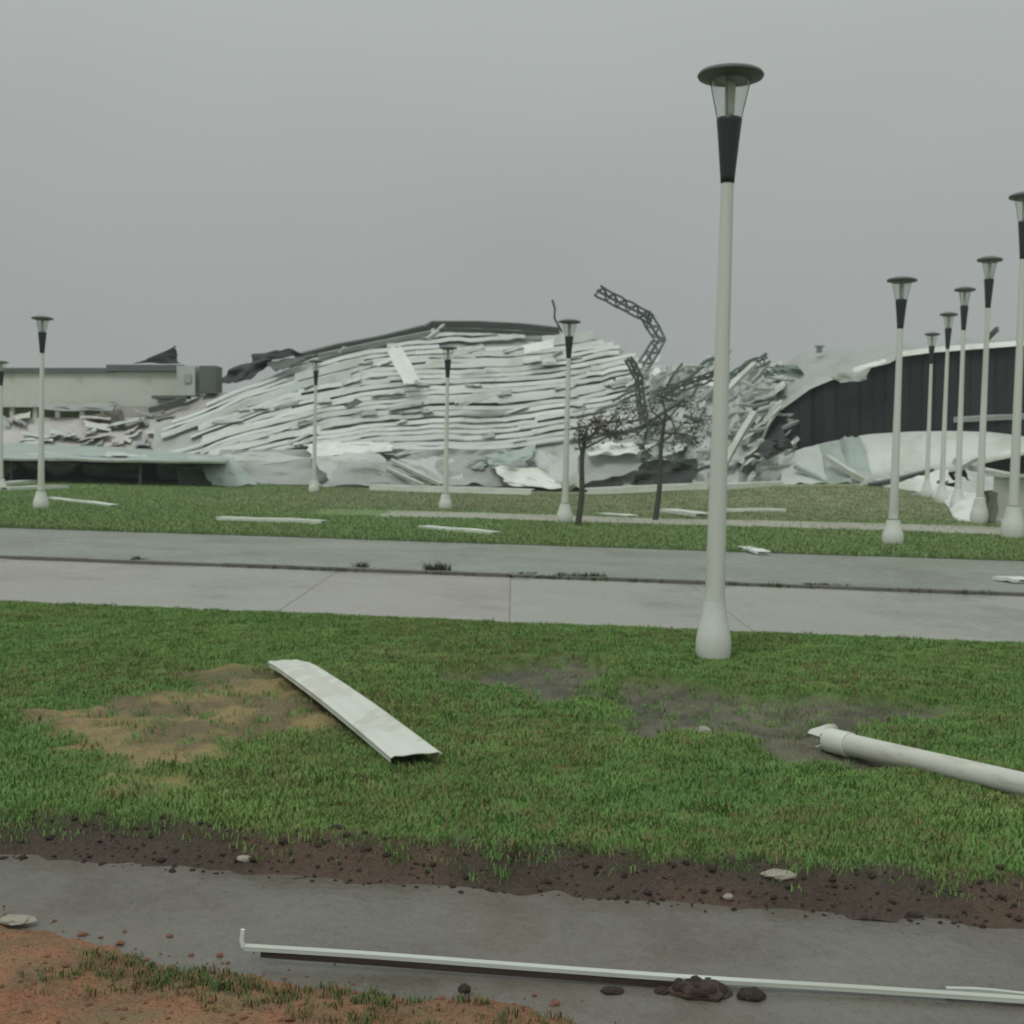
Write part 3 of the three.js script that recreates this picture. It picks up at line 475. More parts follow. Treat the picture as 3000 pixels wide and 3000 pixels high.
// crumpled sheets along the foot of the roof
single('rubble_mound', slab((u, v) => { const x = lerp(415, 1230, u), y = lerp(919, 848, v); return at(x, y, 62.2 + 1.6 * v + 0.9 * (fbm(u * 20, v * 4, 217, 3) - 0.5)); }, 70, 8, V(0, -0.15, -0.4)), mat.grey, 'grey low bank of rubble under the crumpled sheets at the roof foot', 'rubble');
const FG = 'crumpled sheets along the foot of the collapsed roof';
const foot = [
  [[[372, 874, 56.4], [440, 862, 58.5], [486, 915, 57.5], [404, 916, 55.6]], mat.teal, 0.35, 'teal grey sheet sagging off the right end of the low canopy'],
  [[[330, 882, 56.8], [392, 872, 57.4], [420, 916, 56.2], [352, 915, 56]], mat.steelGreen, 0.35, 'dark greenish sheet hanging under the right end of the low canopy'],
  [[[395, 866, 61], [470, 848, 62], [600, 866, 62.4], [430, 884, 60.6]], mat.pale, 0.3, 'long pale sheet running down to the left foot of the roof'],
  [[[418, 884, 60.6], [590, 866, 62], [604, 914, 60.4], [418, 916, 60]], mat.grey, 0.35, 'smooth grey sheet leaning at the left foot of the roof'],
  [[[590, 862, 61.8], [700, 850, 62.6], [760, 884, 61.2], [620, 912, 60.2]], mat.pale, 0.5, 'pale bulging sheet behind the farthest lamp post'],
  [[[640, 870, 61], [745, 868, 61.6], [830, 916, 60.2], [610, 916, 59.8]], mat.grey, 0.5, 'grey sagging sheet at the foot right of the farthest lamp post'],
  [[[740, 868, 62], [850, 862, 62.6], [880, 912, 60.6], [790, 916, 60.4]], mat.pale, 0.5, 'pale sheet under the two slanting strips'],
  [[[820, 866, 62], [930, 860, 62.6], [950, 916, 60.8], [830, 918, 60.4]], mat.grey, 0.6, 'grey sheet at the foot behind the middle lamp post'],
  [[[910, 858, 61.8], [1010, 840, 62.8], [1000, 866, 61.6], [930, 884, 61.2]], mat.teal, 0.5, 'teal creased sheet right of the middle lamp post'],
  [[[930, 880, 61.4], [1030, 884, 61.6], [1062, 924, 60.4], [960, 916, 60.2]], mat.white, 0.4, 'white creased sheet curling on the ground left of the lamp by the thin tree'],
  [[[990, 858, 62.4], [1090, 838, 63], [1096, 922, 61], [1010, 910, 61]], mat.pale, 0.6, 'pale sheet behind the lamp beside the thin tree'],
  [[[1075, 856, 62.6], [1230, 848, 63], [1225, 884, 62], [1085, 918, 61]], mat.grey, 0.4, 'wide grey sheet between the two thin trees'],
  [[[1100, 838, 62.4], [1200, 832, 63], [1210, 856, 62], [1110, 858, 61.8]], mat.white, 0.4, 'white ragged sheet above the grey one between the thin trees'],
];
foot.forEach(([c, m, amp, l], i) => loose('crumpled_sheet', c, m, amp, 20 + i, l, 'metal sheet', FG, 14, 9));
const strip = (name, pts, w, h, m, label, cat = 'beam', group) => single(name, sweep(pts.map(p => at(...p)), CHANNEL(w, h, 0.25)), m, label, cat, group);
strip('fallen_beam', [[738, 868, 61], [785, 892, 60.4], [832, 914, 60]], 0.16, 0.16, mat.beam, 'upper of two pale strips slanting to the ground before the roof');
strip('fallen_beam', [[730, 884, 60.6], [765, 900, 60.2], [798, 915, 59.8]], 0.14, 0.14, mat.beam, 'lower of two pale strips slanting to the ground before the roof');
{ // long pale fascia lengths lying in the grass before the wreck
  const fascia = (x0, y0, x1, y1, w, h, label) => { const a = gnd(x0, y0, 0.15), b = gnd(x1, y1, 0.15); a.y = fieldY(a.x, a.z) + h / 2; b.y = fieldY(b.x, b.z) + h / 2; const m = a.clone().lerp(b, 0.5); single('fallen_fascia', sweep([a, a.clone().lerp(b, 0.33).add(V(0, 0, 0.05)), a.clone().lerp(b, 0.66).add(V(0, 0.015, -0.04)), b], CHANNEL(w, h, 0.2), V(0, 1, 0)), mat.white, label, 'fascia', 'pale fascia lengths in the far grass'); };
  fascia(702, 922, 1005, 931, 0.7, 0.28, 'long white fascia lying at the wreck foot left of the thin trees');
  fascia(1105, 929, 1330, 932, 0.6, 0.3, 'long white fascia lying behind the two thin trees');
  fascia(1360, 935, 1640, 932, 0.6, 0.28, 'white fascia lying right of the tall lamp post');
  fascia(415, 977, 610, 984, 0.35, 0.1, 'white strip lying in the grass left of the middle lamp post');
  fascia(800, 991, 935, 1003, 0.3, 0.08, 'white strip lying near the road below the middle lamp post');
  fascia(0, 912, 62, 909, 0.4, 0.14, 'upper white strip in the grass at the left edge');
  fascia(8, 922, 122, 918, 0.4, 0.14, 'lower white strip in the grass at the left edge behind a lamp');
  fascia(96, 938, 215, 952, 0.3, 0.06, 'thin pale strip in the grass right of the left lamp post');
  fascia(1365, 963, 1482, 966, 0.35, 0.1, 'pale strip in the olive grass right of the tall lamp post');
  fascia(1140, 966, 1192, 971, 0.5, 0.06, 'pale flat scrap on the far path between the thin trees');
  fascia(1262, 962, 1325, 972, 0.6, 0.12, 'white flat scrap beside the right thin tree foot');
  fascia(1405, 1028, 1440, 1038, 0.3, 0.05, 'small white scrap in the grass beside the road');
  fascia(1900, 1084, 1940, 1090, 0.5, 0.05, 'white scrap on the road at the right edge');
}

// ------------------------------------------------------------------ twisted trusses and tangled steel
function kinked(P, n) { const L = [0]; for (let i = 1; i < P.length; i++) L.push(L[i - 1] + P[i].distanceTo(P[i - 1])); return Array.from({ length: n + 1 }, (_, k) => { const s = L[L.length - 1] * k / n; let i = 1; while (i < P.length - 1 && L[i] < s) i++; return P[i - 1].clone().lerp(P[i], (s - L[i - 1]) / (L[i] - L[i - 1])); }); }
function truss(name, pts, d, w, label, m = mat.steel, n = 10) {
  const jr = rng(Math.round(pts[0][0] * 7 + w * 100)), J = () => (jr() - 0.5) * 0.08, C = kinked(pts.map(([x, y]) => at(x, y, d)), n).map(p => p.add(V(J(), J(), J()))), side = C.map((p, i) => { const T = C[Math.min(n, i + 1)].clone().sub(C[Math.max(0, i - 1)]).normalize(); return V(-T.y, T.x, 0).normalize(); });
  const t = thing(name, label, 'truss', C[n].clone());
  const up = C.map((p, i) => p.clone().addScaledVector(side[i], w / 2 + J())), dn = C.map((p, i) => p.clone().addScaledVector(side[i], -w / 2 + J())), bk = C.map((p, i) => p.clone().add(V(0, 0.05, -w * 0.8)));
  for (const c of [up, dn, bk]) part(t, 'chord', sweep(c, RECT(0.1, 0.1)), m);
  for (let i = 0; i < n; i++) { part(t, 'brace', sweep([i % 2 ? up[i] : dn[i], i % 2 ? dn[i + 1] : up[i + 1]], RECT(0.07, 0.07)), m); part(t, 'brace', sweep([i % 2 ? up[i] : bk[i], i % 2 ? bk[i + 1] : up[i + 1]], RECT(0.06, 0.06)), m); }
}
truss('roof_truss', [[1126, 547], [1160, 566], [1228, 602]], 66, 0.55, 'lattice truss end pointing up into the sky', mat.steel, 10);
truss('roof_truss', [[1216, 592], [1246, 640], [1216, 690]], 66.3, 0.6, 'bent greenish lattice truss below the one pointing at the sky', mat.steelGreen, 10);
truss('roof_truss', [[1186, 676], [1204, 710], [1208, 750], [1216, 800]], 65.5, 0.4, 'broken truss hanging down above the right thin tree', mat.steel, 9);
truss('roof_truss', [[1262, 742], [1310, 720], [1352, 708]], 64.6, 0.45, 'low lattice truss left of the tall lamp post', mat.steel, 7);
truss('roof_truss', [[1372, 722], [1410, 690], [1450, 676]], 64.8, 0.45, 'arched truss just right of the tall lamp post', mat.steelGreen, 7);
strip('bent_rod', [[1042, 566, 68], [1047, 582, 68], [1046, 600, 68], [1060, 626, 68.6]], 0.09, 0.09, mat.steel, 'thin bent rod standing over the ridge by a lamp head', 'rod');
strip('fallen_beam', [[1424, 778, 60], [1398, 820, 59.5], [1372, 866, 59], [1356, 905, 58.6]], 0.3, 0.24, mat.beam, 'pale leaning beam beside the tall lamp post', 'beam');
strip('fallen_beam', [[1362, 748, 61], [1392, 716, 62], [1424, 686, 63]], 0.26, 0.2, mat.beam, 'pale beam slanting up to the arched truss', 'beam');
strip('fallen_beam', [[1560, 862, 61], [1600, 888, 60], [1646, 914, 59.4]], 0.3, 0.24, mat.beam, 'pale beam slanting down from the left tip of the dark facade', 'beam');
strip('fallen_beam', [[1500, 880, 61], [1545, 902, 60], [1570, 918, 59.6]], 0.24, 0.2, mat.teal, 'teal beam slanting down left of the pale one at the facade tip', 'beam');
const TANG = 'torn sheets in the tangle around the tall lamp post', TANB = 'bent steel bars in the tangle around the tall lamp post';
const zone = (x, y) => y < 760 ? 'high up' : y < 835 ? 'halfway up' : 'low down';
{ // tangle between the roof and the dark facade
  const r = rng(333), place = () => { const x = 1180 + r() * 330; const top = interp([[1180, 680], [1240, 665], [1300, 672], [1360, 690], [1440, 672], [1510, 712]], x), bot = interp([[1180, 900], [1350, 912], [1440, 905], [1510, 880]], x); return [x, lerp(bot, top, Math.pow(r(), 0.9))]; };
  for (let k = 0; k < 120; k++) {
    const [x, y] = place(), d = depthAt(y) - 1 + 2 * r(), w = 10 + 32 * r(), h = 3 + 12 * r() * r() + 2, a = -0.55 + (r() - 0.5) * 1.1, ca = Math.cos(a), sa = Math.sin(a), rot = (u, v) => [x + u * ca - v * sa, y + u * sa + v * ca];
    const c = [[...rot(-w / 2, -h / 2), d + 0.8 * r()], [...rot(w / 2, -h / 2), d + 0.8 * r()], [...rot(w / 2, h / 2), d - 0.8 * r()], [...rot(-w / 2, h / 2), d - 0.8 * r()]];
    const ci = Math.floor(r() * 8), m = [mat.sheets[0], mat.sheets[2], mat.pale, mat.sheets[3], mat.grey, mat.pale, mat.white, mat.sheets[2]][ci], cn = ['pale', 'whitish', 'pale', 'pale', 'grey', 'pale', 'white', 'whitish'][ci];
    loose('torn_sheet', c, m, 0.25, 100 + k, `${w > 30 ? 'long' : w > 19 ? 'mid-sized' : 'small'} torn ${cn} sheet ${zone(x, y)} in the tangle ${x < 1350 ? 'left' : 'right'} of the tall lamp post`, 'metal sheet', TANG, 5, 4);
  }
  for (let k = 0; k < 46; k++) {
    const [x, y] = place(), d = depthAt(y) - 1.6 + 1.2 * r(), L = 24 + 60 * r(), a = -0.5 + (r() - 0.5) * 1.5, b = (r() - 0.5) * 14;
    const pts = [[x - Math.cos(a) * L / 2, y - Math.sin(a) * L / 2, d], [x + b * 0.4, y + b, d - 0.3], [x + Math.cos(a) * L / 2, y + Math.sin(a) * L / 2, d + 0.4 * r()]];
    const s = 0.08 + 0.13 * r();
    single('bent_bar', sweep(curve(pts.map(p => at(...p)), 5), CHANNEL(s, s, 0.25)), [mat.steel, mat.beam, mat.steelGreen, mat.beam, mat.grey][k % 5], `${L > 52 ? 'long' : 'short'} bent ${['dark', 'pale', 'greenish', 'pale', 'grey'][k % 5]} bar ${zone(x, y)} in the tangle ${x < 1350 ? 'left' : 'right'} of the tall lamp post`, 'steel bar', TANB);
  }
  const core = slab((u, v) => { const x = lerp(1175, 1500, u), y = lerp(925, interp([[1175, 695], [1240, 690], [1300, 690], [1360, 704], [1440, 692], [1500, 735]], x), v); return at(x, y, depthAt(y) + 1.0 + 3.4 * (fbm(u * 9, v * 6, 211, 4) - 0.5)); }, 70, 40, V(0, -0.2, -0.6));
  single('rubble_mound', core, mat.pale, 'pale grey mound of rubble under the torn sheets beside the tall lamp post', 'rubble');
}
{ // shaded hole near the second tree drawn as a dark sheet, then crumpled membranes
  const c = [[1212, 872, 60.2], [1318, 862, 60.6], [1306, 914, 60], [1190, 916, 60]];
  loose('shade_or_membrane', c, mat.roofDark, 0.5, 61, 'green-black sheet giving the shade of a hole behind the right thin tree', 'roof membrane', null, 12, 8);
  loose('shade_or_membrane', [[1420, 852, 61], [1470, 800, 62], [1500, 842, 61.5], [1445, 866, 60.6]], mat.roofDark, 0.5, 62, 'dark crumpled membrane at the left tip of the dark facade', 'roof membrane', null, 8, 6);
  loose('shade_or_membrane', [[1448, 690, 65], [1500, 690, 66], [1522, 712, 65.6], [1466, 708, 65]], mat.steelGreen, 0.4, 63, 'greenish crumpled membrane above the tangle beside the pale roof', 'roof membrane', null, 8, 6);
}

// ------------------------------------------------------------------ dark-fronted hall at right
const fTop = [[1440, 800], [1458, 782], [1530, 730], [1600, 702], [1680, 682], [1700, 670], [1760, 662], [1850, 655], [2050, 640], [2200, 640]];
const fBot = [[1440, 864], [1500, 846], [1560, 830], [1640, 817], [1720, 812], [1800, 811], [1870, 813], [1940, 822], [2050, 835], [2200, 860]];
const fD = x => lerp(66, 60, ss(1440, 1950, x));
{
  const t = thing('hall', 'long hall with dark glazed front and pale sagging roof edge at right', 'building', at(1750, 900, 63).setY(0.6));
  const r = rng(444), W = 23;
  for (let x = 1440, k = 0; x < 2140; x += W, k++) {
    const x1 = x + W - 0.5, y = (r() - 0.5), lean = x < 1640 ? (r() - 0.5) * 0.5 : (r() - 0.5) * 0.12;
    part(t, 'pane', slab((u, v) => { const xx = lerp(x, x1, u); return at(xx, lerp(interp(fBot, xx) + 4, interp(fTop, xx) - 3, v), fD(xx) + lean * (u - 0.5) + (1 - v) * -0.1); }, 2, 4, V(0, 0, -0.08)), mat.pane[Math.floor(r() * 4)]);
    if (k) part(t, 'mullion', sweep([at(x - 0.7, interp(fBot, x) + 2, fD(x) - 0.06), at(x - 0.7, interp(fTop, x) - 1, fD(x) - 0.06)], RECT(0.035, 0.05), V(0, 0, 1)), k === 7 ? mat.mull : mat.pane[1]);
  }
  // roof: pale fascia edge and the roof plane behind it
  const rTop = [[1480, 690], [1500, 668], [1560, 660], [1640, 655], [1700, 648], [1800, 640], [1932, 632], [2200, 622]];
  part(t, 'roof', slab((u, v) => { const x = lerp(1486, 2150, u); return at(x, lerp(interp(fTop, x) - 2, interp(rTop, x), v), fD(x) + 0.2 + 6 * v); }, 30, 3, V(0, -0.12, 0)), mat.grey);
  part(t, 'fascia', slab((u, v) => { const x = lerp(1440, 1690, u), y = interp(fTop, x); return at(x, lerp(y + 3, y - 9 - 3 * Math.sin(u * 7), v), fD(x) - 0.35 + 0.2 * v); }, 20, 1, V(0, 0, -0.12)), mat.pale);
  part(t, 'fascia', slab((u, v) => { const x = lerp(1700, 2150, u), y = interp(fTop, x); return at(x, lerp(y + 3, y - 7, v), fD(x) - 0.4 + 0.2 * v); }, 20, 1, V(0, 0, -0.12)), mat.white);
  part(t, 'torn_fascia', sheetGeo([[1566, 708, 64], [1640, 690, 63], [1632, 716, 62.8], [1588, 722, 63.6]], 0.2, 71, 8, 5), mat.pale);
  part(t, 'torn_fascia', sheetGeo([[1610, 694, 62.6], [1668, 676, 62.2], [1672, 684, 62], [1612, 704, 62.4]], 0.1, 72, 6, 3), mat.white);
  part(t, 'ledge', sweep([[1800, 792], [1870, 788], [1960, 784], [2140, 790]].map(([x, y]) => at(x, y, fD(x) - 0.25)), CHANNEL(0.3, 0.22, 0.2)), mat.grey);
  // swelling pale canopy below the dark front
  const cBot = [[1600, 914], [1650, 906], [1740, 890], [1810, 884], [1870, 866], [1940, 852], [2050, 850], [2150, 870]];
  part(t, 'canopy', slab((u, v) => { const x = lerp(1620, 2140, u), s = Math.sin(v * Math.PI / 2); return at(x, lerp(interp(fBot, x) + 2, interp(cBot, x), v), fD(x) - 0.3 - 3.2 * s); }, 30, 8, V(0, -0.12, 0)), mat.sheets[2]);
  for (let k = 0; k < 3; k++) { const xs = [[1540, 1585], [1583, 1625], [1470, 1542]][k]; part(t, 'canopy_panel', sheetGeo([[xs[0], interp(fBot, xs[0]) + 4, 64], [xs[1], interp(fBot, xs[1]) + 4, 63], [xs[1] + 22, 912, 59.6], [xs[0] + 4, 914, 60]], 0.25, 80 + k, 8, 8), k === 2 ? mat.pale : mat.teal); }
  // lower storey behind the canopy
  part(t, 'lower_wall', slab((u, v) => at(lerp(1640, 2150, u), lerp(958, 830, v), 69), 4, 2, V(0, 0, -0.3)), mat.grey);
  part(t, 'soffit', slab((u, v) => { const x = lerp(1640, 2150, u); return at(x, interp(fBot, x) + 8, lerp(fD(x) - 0.1, 69, v)); }, 12, 2, V(0, -0.1, 0)), mat.grey);
}
single('roof_vent', (() => { const a = at(1546, 662, 70), g = lathe([[0, 0], [0.16, 0], [0.16, 0.3], [0.28, 0.32], [0.26, 0.42], [0, 0.5]], 14); g.translate(a.x, a.y - 0.1, a.z); return g; })(), mat.grey, 'small grey vent on the roof behind the arched truss', 'vent');
strip('fallen_bracket', [[1862, 640, 64], [1872, 630, 63.5], [1882, 620, 63]], 0.2, 0.2, mat.steel, 'small dark bracket sticking up from the roof at right', 'bracket');
{ // debris before the hall
  const onF = (x, y, up = 0) => march(x, y, fieldY, up);
  const bank = (pts, w, h, m, seed, label) => { const C = curve(pts.map(p => onF(...p)), 16); single('debris_sheet', slab((u, v) => { const p = C[Math.round(u * 16)].clone(), k = v - 0.5, q = p.clone(); q.x += k * w; q.z += k * w * 0.6; q.y = fieldY(q.x, q.z) - 0.04 + h * Math.max(0, 1 - 3.2 * k * k) * (0.55 + 0.9 * fbm(u * 5 + seed, v * 3, seed, 3)) * Math.min(1, 8 * u + 0.25, 8 * (1 - u) + 0.15); return q; }, 16, 7, V(0, -0.05, 0)), m, label, 'metal sheet', 'debris sheets on the grass before the dark hall'); };
  bank([[1700, 921], [1750, 928], [1795, 938], [1828, 958], [1852, 986]], 1.3, 0.5, mat.white, 531, 'white crumpled sheet winding over the grass to the second lamp foot');
  bank([[1735, 936], [1770, 938], [1800, 946]], 0.9, 0.25, mat.pale, 532, 'pale flat sheet on the grass before the farthest lamps');
  bank([[1650, 917], [1690, 918], [1730, 916]], 1.4, 0.7, mat.pale, 533, 'pale torn sheet at the wreck foot left of the receding lamps');
  const D = [
    [[[1650, 905, 57], [1720, 892, 58], [1740, 914, 56.4], [1665, 920, 56]], mat.pale, 0.3, 'pale torn sheet leaning under the canopy left of the receding lamps'],
    [[[1715, 905, 56], [1790, 884, 57.6], [1800, 912, 55], [1726, 922, 54.5]], mat.white, 0.4, 'white ragged sheet under the canopy by the farthest lamps'],
    [[[1796, 890, 52], [1846, 912, 50], [1850, 944, 47], [1806, 932, 49]], mat.pale, 0.4, 'pale crumpled sheet standing between the second and third lamps'],
    [[[1818, 884, 54], [1932, 906, 53], [1930, 930, 50.6], [1836, 922, 50]], mat.pale, 0.3, 'pale sagging sheet below the dark opening at right'],
  ];
  D.forEach(([c, m, a, l], i) => loose('debris_sheet', c, m, a, 500 + i, l, 'metal sheet', 'debris sheets on the grass before the dark hall', 9, 6));
  loose('shade_or_membrane', [[1766, 908, 51], [1788, 906, 51], [1792, 938, 49], [1764, 940, 49]], mat.roofDark, 0.3, 520, 'small dark crumpled membrane among the receding lamp posts', 'roof membrane');
  loose('shade_or_membrane', [[1858, 926, 37], [1882, 930, 37], [1880, 984, 36], [1856, 984, 36]], mat.kerb, 0.2, 521, 'dark brown sheet giving the shade of a gap left of the pale wall at right', 'roof membrane');  // dark sheet put in as the shade of the gap beside the wall
  strip('fallen_beam', [[1640, 916, 56], [1690, 906, 56.6], [1760, 888, 57.6]], 0.2, 0.2, mat.steel, 'dark thin beam under the canopy left of the receding lamps');
  strip('fallen_beam', [[1800, 868, 57], [1840, 886, 56.5], [1920, 902, 55.5]], 0.35, 0.3, mat.beam, 'pale beam crossing the dark opening below the canopy');
  strip('fallen_beam', [[1806, 884, 56], [1834, 868, 56.2], [1856, 862, 56.4]], 0.25, 0.2, mat.beam, 'short pale beam propped under the canopy edge');
  // low ramp wall beside the nearest lamps of the row
  const wl = thing('ramp_wall', 'low pale wall beside the lamp post at the right edge', 'wall', at(1930, 1000, 34).setY(0));
  const w0 = at(1874, 984, 37.5), w1 = at(2120, 1010, 31);
  part(wl, 'wall', slab((u, v) => { const p = w0.clone().lerp(w1, u); p.y = lerp(-0.1, 1.3, v) + 0.2; return p; }, 6, 3, V(0.05, 0, -0.25)), mat.wall);
  part(wl, 'coping', sweep([w0.clone().setY(1.56).add(V(-0.05, 0, -0.12)), w1.clone().setY(1.56).add(V(0, 0, -0.12))], RECT(0.4, 0.1), V(0, 1, 0)), mat.beam);
}

// ------------------------------------------------------------------ damaged building at left
{
  const t = thing('damaged_building', 'pale two-storey building with its upper wall torn open at left', 'building', at(120, 880, 72).setY(0));
  const q = (x0, y0, x1, y1, d, dep, m, name, parent) => part(t, name, slab((u, v) => at(lerp(x0, x1, u), lerp(y1, y0, v), d), 2, 2, V(0, 0, -dep)), m, parent);
  q(-260, 702, 345, 768, 72, 0.35, mat.wall, 'upper_wall');
  q(-260, 690, -20, 703, 71.8, 3, mat.grey, 'roof_edge'); q(-20, 694, 215, 703, 71.8, 3, mat.ridge, 'roof_edge'); q(200, 688, 345, 700, 71.7, 3, mat.ridge, 'roof_edge');
  q(-260, 760, 345, 804, 77, 0.2, mat.wall, 'back_wall');
  part(t, 'ceiling', slab((u, v) => at(lerp(-260, 345, u), 764, lerp(72.2, 77, v)), 2, 2, V(0, 0.15, 0)), mat.wall);
  q(216, 767, 345, 850, 72, 0.35, mat.wallPink, 'lower_wall'); q(-260, 788, 218, 850, 72.1, 0.35, mat.wallPink, 'lower_wall');
  for (const x of [18, 62, 104, 150, 190]) q(x, 766, x + 8, 790, 72.2, 0.3, mat.wall, 'pier');
  q(333, 690, 368, 746, 71, 2, mat.pale, 'stair_tower'); const w = q(347, 706, 360, 722, 70.9, 0.05, mat.grey, 'window'); 
  q(376, 690, 407, 742, 70.8, 1.6, mat.ridge, 'dark_bay'); q(286, 746, 352, 752, 71, 1, mat.ridge, 'slab_edge');
  part(t, 'slab_edge', sweep([at(282, 774, 70.6), at(312, 766, 70.5), at(350, 752, 70.6)], CHANNEL(0.3, 0.3, 0.2)), mat.ridge);
  part(t, 'broken_edge', sheetGeo([[60, 762, 71.4], [220, 760, 71.4], [210, 776, 71], [90, 774, 71]], 0.3, 601, 12, 4), mat.grey);
  part(t, 'broken_edge', sheetGeo([[170, 785, 71], [230, 770, 71], [236, 800, 70.6], [190, 806, 70.4]], 0.4, 602, 8, 5), mat.kerb);
  loose('blown_roofing', [[258, 684, 69], [330, 653, 69], [334, 668, 69.2], [336, 685, 69]], mat.roofDark, 0.12, 603, 'dark triangular panel blown onto the roof at left', 'panel');
  loose('dark_roofing', [[418, 724, 70], [440, 690, 70.6], [520, 672, 70.8], [470, 716, 69.6]], mat.roofDark, 0.5, 604, 'dark crumpled roofing right of the dark bay', 'roofing', null, 9, 7);
  loose('dark_roofing', [[470, 668, 70.6], [550, 657, 71], [572, 668, 70.6], [478, 686, 70]], mat.roofDark, 0.3, 605, 'dark torn roofing at the left end of the ridge', 'roofing', null, 9, 5);
  loose('dark_roofing', [[500, 684, 70.2], [600, 668, 70.8], [560, 690, 70], [520, 700, 69.6]], mat.ridge, 0.4, 606, 'grey-black roofing scrap under the left end of the ridge', 'roofing', null, 9, 5);
  const r = rng(607);
  single('rubble_mound', slab((u, v) => { const x = lerp(-120, 440, u), y = lerp(862, 788 - 48 * ss(260, 420, x), v); return at(x, y, 65.5 + 6 * v + 1.2 * (fbm(u * 14, v * 4, 213, 4) - 0.5)); }, 60, 16, V(0, -0.2, -0.5)), mat.wallPink, 'pinkish grey heap of rubble before the damaged building at left', 'rubble');
  for (let k = 0; k < 60; k++) { // loose sheets on the low roof between the two
    const x = -20 + r() * 430, y = lerp(842, 778, r()) - (x > 250 ? 6 : 0), d = 66 + (842 - y) / 64 * 5, w = 14 + 70 * r() * r(), h = 3 + 8 * r();
    const tl = (r() - 0.5) * 14; loose('scattered_sheet', [[x, y + tl, d + 0.5], [x + w, y - tl - 4 * r(), d + 0.9], [x + w - 8 * r(), y - tl + h, d - 0.4], [x - 6 * r(), y + tl + h, d - 0.3]], [mat.pale, mat.wallPink, mat.sheets[1], mat.grey, mat.wall, mat.wallPink][k % 6], 0.22, 610 + k, `${['pale', 'pinkish', 'pale', 'grey', 'beige', 'pinkish'][k % 6]} loose sheet ${y < 810 ? 'higher' : 'lower'} on the heap before the ${x < 200 ? 'left' : 'right'} part of the damaged building`, 'metal sheet', 'loose sheets before the damaged building', 6, 4);
  }
}
{ // long low canopy with dark space below
  const t = thing('low_canopy', 'long low canopy with teal roof and dark green space below at left', 'canopy', at(200, 912, 56).setY(0));
  const rt = [[-260, 832], [0, 836], [200, 842], [430, 858]], rb = [[-260, 862], [0, 865], [200, 870], [330, 873], [430, 872]];
  part(t, 'roof', slab((u, v) => { const x = lerp(-260, 430, u), y = lerp(interp(rb, x) - 4, interp(rt, x) + 4 * (fbm(u * 9, 2, 701, 2) - 0.5), v); return at(x, y + (1 - v) * 5 * (fbm(u * 14, 3, 705, 3) - 0.5) + 3 * (fbm(u * 22, v * 3, 706, 2) - 0.5), 54.5 + 11 * v + 1.2 * (fbm(u * 12, v * 4, 703, 3) - 0.5)); }, 70, 7, V(0, -0.12, 0)), mat.teal);
  part(t, 'fascia', sweep(span(-260, 430, 23).map(x => at(x, interp(rb, x) - 1 + 5 * (fbm((x + 260) / 690 * 14, 3, 705, 3) - 0.5), 54.3)), CHANNEL(0.12, 0.1, 0.2)), mat.pale);
  { const r = rng(707); for (let k = 0; k < 16; k++) { const x = -30 + 410 * r(), w = 30 + 60 * r(), y = interp(rt, x) + 4 + 16 * r(), d = 56 + 4 * r(); part(t, 'torn_sheet', sheetGeo([[x, y, d + 0.8], [x + w, y + 2, d + 1], [x + w + 6, y + 9, d - 1], [x - 4, y + 8, d - 0.8]], 0.22, 710 + k, 7, 4), [mat.pale, mat.teal, mat.sheets[3]][k % 3]); } }
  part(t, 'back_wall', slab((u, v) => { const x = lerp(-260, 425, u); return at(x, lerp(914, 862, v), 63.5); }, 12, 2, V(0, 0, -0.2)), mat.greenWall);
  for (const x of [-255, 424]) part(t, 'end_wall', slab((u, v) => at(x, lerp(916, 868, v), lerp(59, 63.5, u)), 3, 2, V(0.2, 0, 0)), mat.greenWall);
  for (const [x0, x1, y0, y1, m] of [[40, 150, 872, 893, mat.grey], [150, 280, 876, 900, mat.steelGreen], [290, 400, 874, 906, mat.steelGreen], [-60, 30, 874, 900, mat.grey], [330, 430, 880, 914, mat.grey]]) part(t, 'torn_lining', sheetGeo([[x0, y0, 56.6], [x1, y0 + 3, 57], [x1 - 16, y1, 57.4], [x0 + 12, y1 - 4, 57]], 0.4, x0 + 900, 9, 5), m);
  for (const x of [-120, 22, 265]) part(t, 'post', sweep([at(x, 914, 55.2), at(x, interp(rb, x) + 1, 55.2)], RECT(0.12, 0.12), V(0, 0, 1)), mat.steel);
}

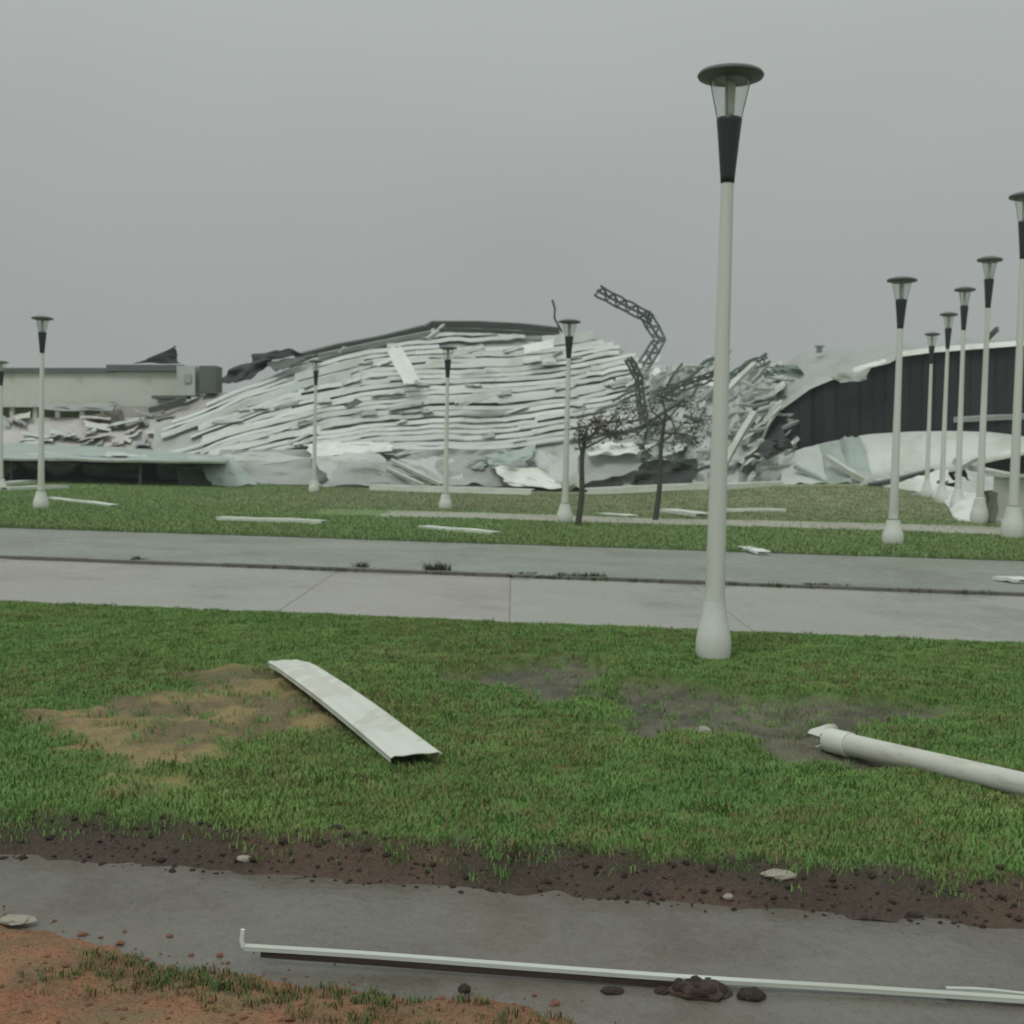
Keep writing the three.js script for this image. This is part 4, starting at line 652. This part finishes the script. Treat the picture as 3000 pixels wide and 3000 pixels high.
// ------------------------------------------------------------------ two thin storm-stripped trees
function tree(label, foot, top, crown, leafCols, seed, lean) {
  const d = gnd(foot[0], foot[1], 0.1).z * -1, b = at(foot[0], foot[1], d); b.y = fieldY(b.x, b.z) - 0.05; const r = rng(seed);
  const tp = at(top[0], top[1], d); const t = thing('thin_tree', label, 'tree', b.clone(), 'thin storm-stripped trees');
  const tr = curve([b, b.clone().lerp(tp, 0.35).add(V(0.03, 0, 0)), b.clone().lerp(tp, 0.7).add(V(-0.04, 0, 0)), tp], 10);
  part(t, 'trunk', sweep(tr, ROUND(0.085, 9), V(0, 0, 1), s => 1 - 0.45 * s), mat.bark);
  const gs = [], tips = [];
  const grow = (p, dir, len, rad, lvl) => { const q = p.clone().addScaledVector(dir, len), m = p.clone().lerp(q, 0.5).add(V((r() - 0.5) * len * 0.2, (r() - 0.5) * len * 0.2, (r() - 0.5) * len * 0.2)); gs.push(sweep([p, m, q], ROUND(rad, 5), V(0.2, 0.3, 1), s => 1 - 0.5 * s)); tips.push(m, q); if (lvl < 2) for (let k = 0; k < 3; k++) { const nd = dir.clone().multiplyScalar(0.7).add(V((r() - 0.5) * 1.5 + lean[0], (r() - 0.5) * 1.2 + lean[1], (r() - 0.5) * 1.5)).normalize(); grow(lvl < 1 ? q : (k ? q : m), nd, len * (0.55 + 0.3 * r()), rad * 0.55, lvl + 1); } };
  for (const c of crown) { const e = at(c[0], c[1], d), o = tr[7 + Math.floor(r() * 4)], dv = e.clone().sub(o), L = dv.length(); grow(o, dv.add(V(0, 0, (r() - 0.5) * 0.8)).normalize(), L * 0.55, 0.035, 0); }
  part(t, 'branches', mergeGeometries(gs.map(g => { g.deleteAttribute('uv'); return g; })), mat.barkPlain || (mat.barkPlain = M([0.085, 0.085, 0.07], { roughness: 1 })));
  leafCols.forEach((col, ci) => {
    const pos = [], idx = [];
    for (let k = 0; k < 420; k++) { const p = tips[Math.floor(r() * tips.length)].clone().add(V((r() - 0.5) * 0.3, (r() - 0.5) * 0.26 - 0.04, (r() - 0.5) * 0.3)), l = 0.07 + 0.08 * r(), w = l * 0.45, a = V(r() - 0.5, r() - 0.7, r() - 0.5).normalize(), s = a.clone().cross(V(r() - 0.5, r() - 0.5, r() - 0.5)).normalize(), o = pos.length / 3; for (const v of [p, p.clone().addScaledVector(a, l * 0.5).addScaledVector(s, w / 2), p.clone().addScaledVector(a, l), p.clone().addScaledVector(a, l * 0.5).addScaledVector(s, -w / 2)]) pos.push(v.x, v.y, v.z); idx.push(o, o + 1, o + 2, o, o + 2, o + 3); }
    const g = new THREE.BufferGeometry(); g.setAttribute('position', new THREE.Float32BufferAttribute(pos, 3)); g.setIndex(idx); g.computeVertexNormals(); part(t, 'crown', g, M(col, { roughness: 0.9 }));
  });
}
tree('left of two thin dark-stemmed trees, brownish crown bent to the right', [1090, 990], [1106, 815], [[1085, 785], [1120, 780], [1150, 790], [1180, 772], [1200, 790], [1160, 815], [1095, 830]], [[0.15, 0.13, 0.11], [0.21, 0.2, 0.175]], 811, [0.35, 0.05]);
tree('right of two thin dark-stemmed trees, with loose grey-green crown', [1236, 980], [1256, 780], [[1212, 760], [1230, 800], [1300, 740], [1320, 770], [1330, 820], [1290, 850], [1215, 850], [1240, 735]], [[0.10, 0.12, 0.10], [0.16, 0.19, 0.165]], 812, [0.15, 0]);

renderer.render(scene, camera);
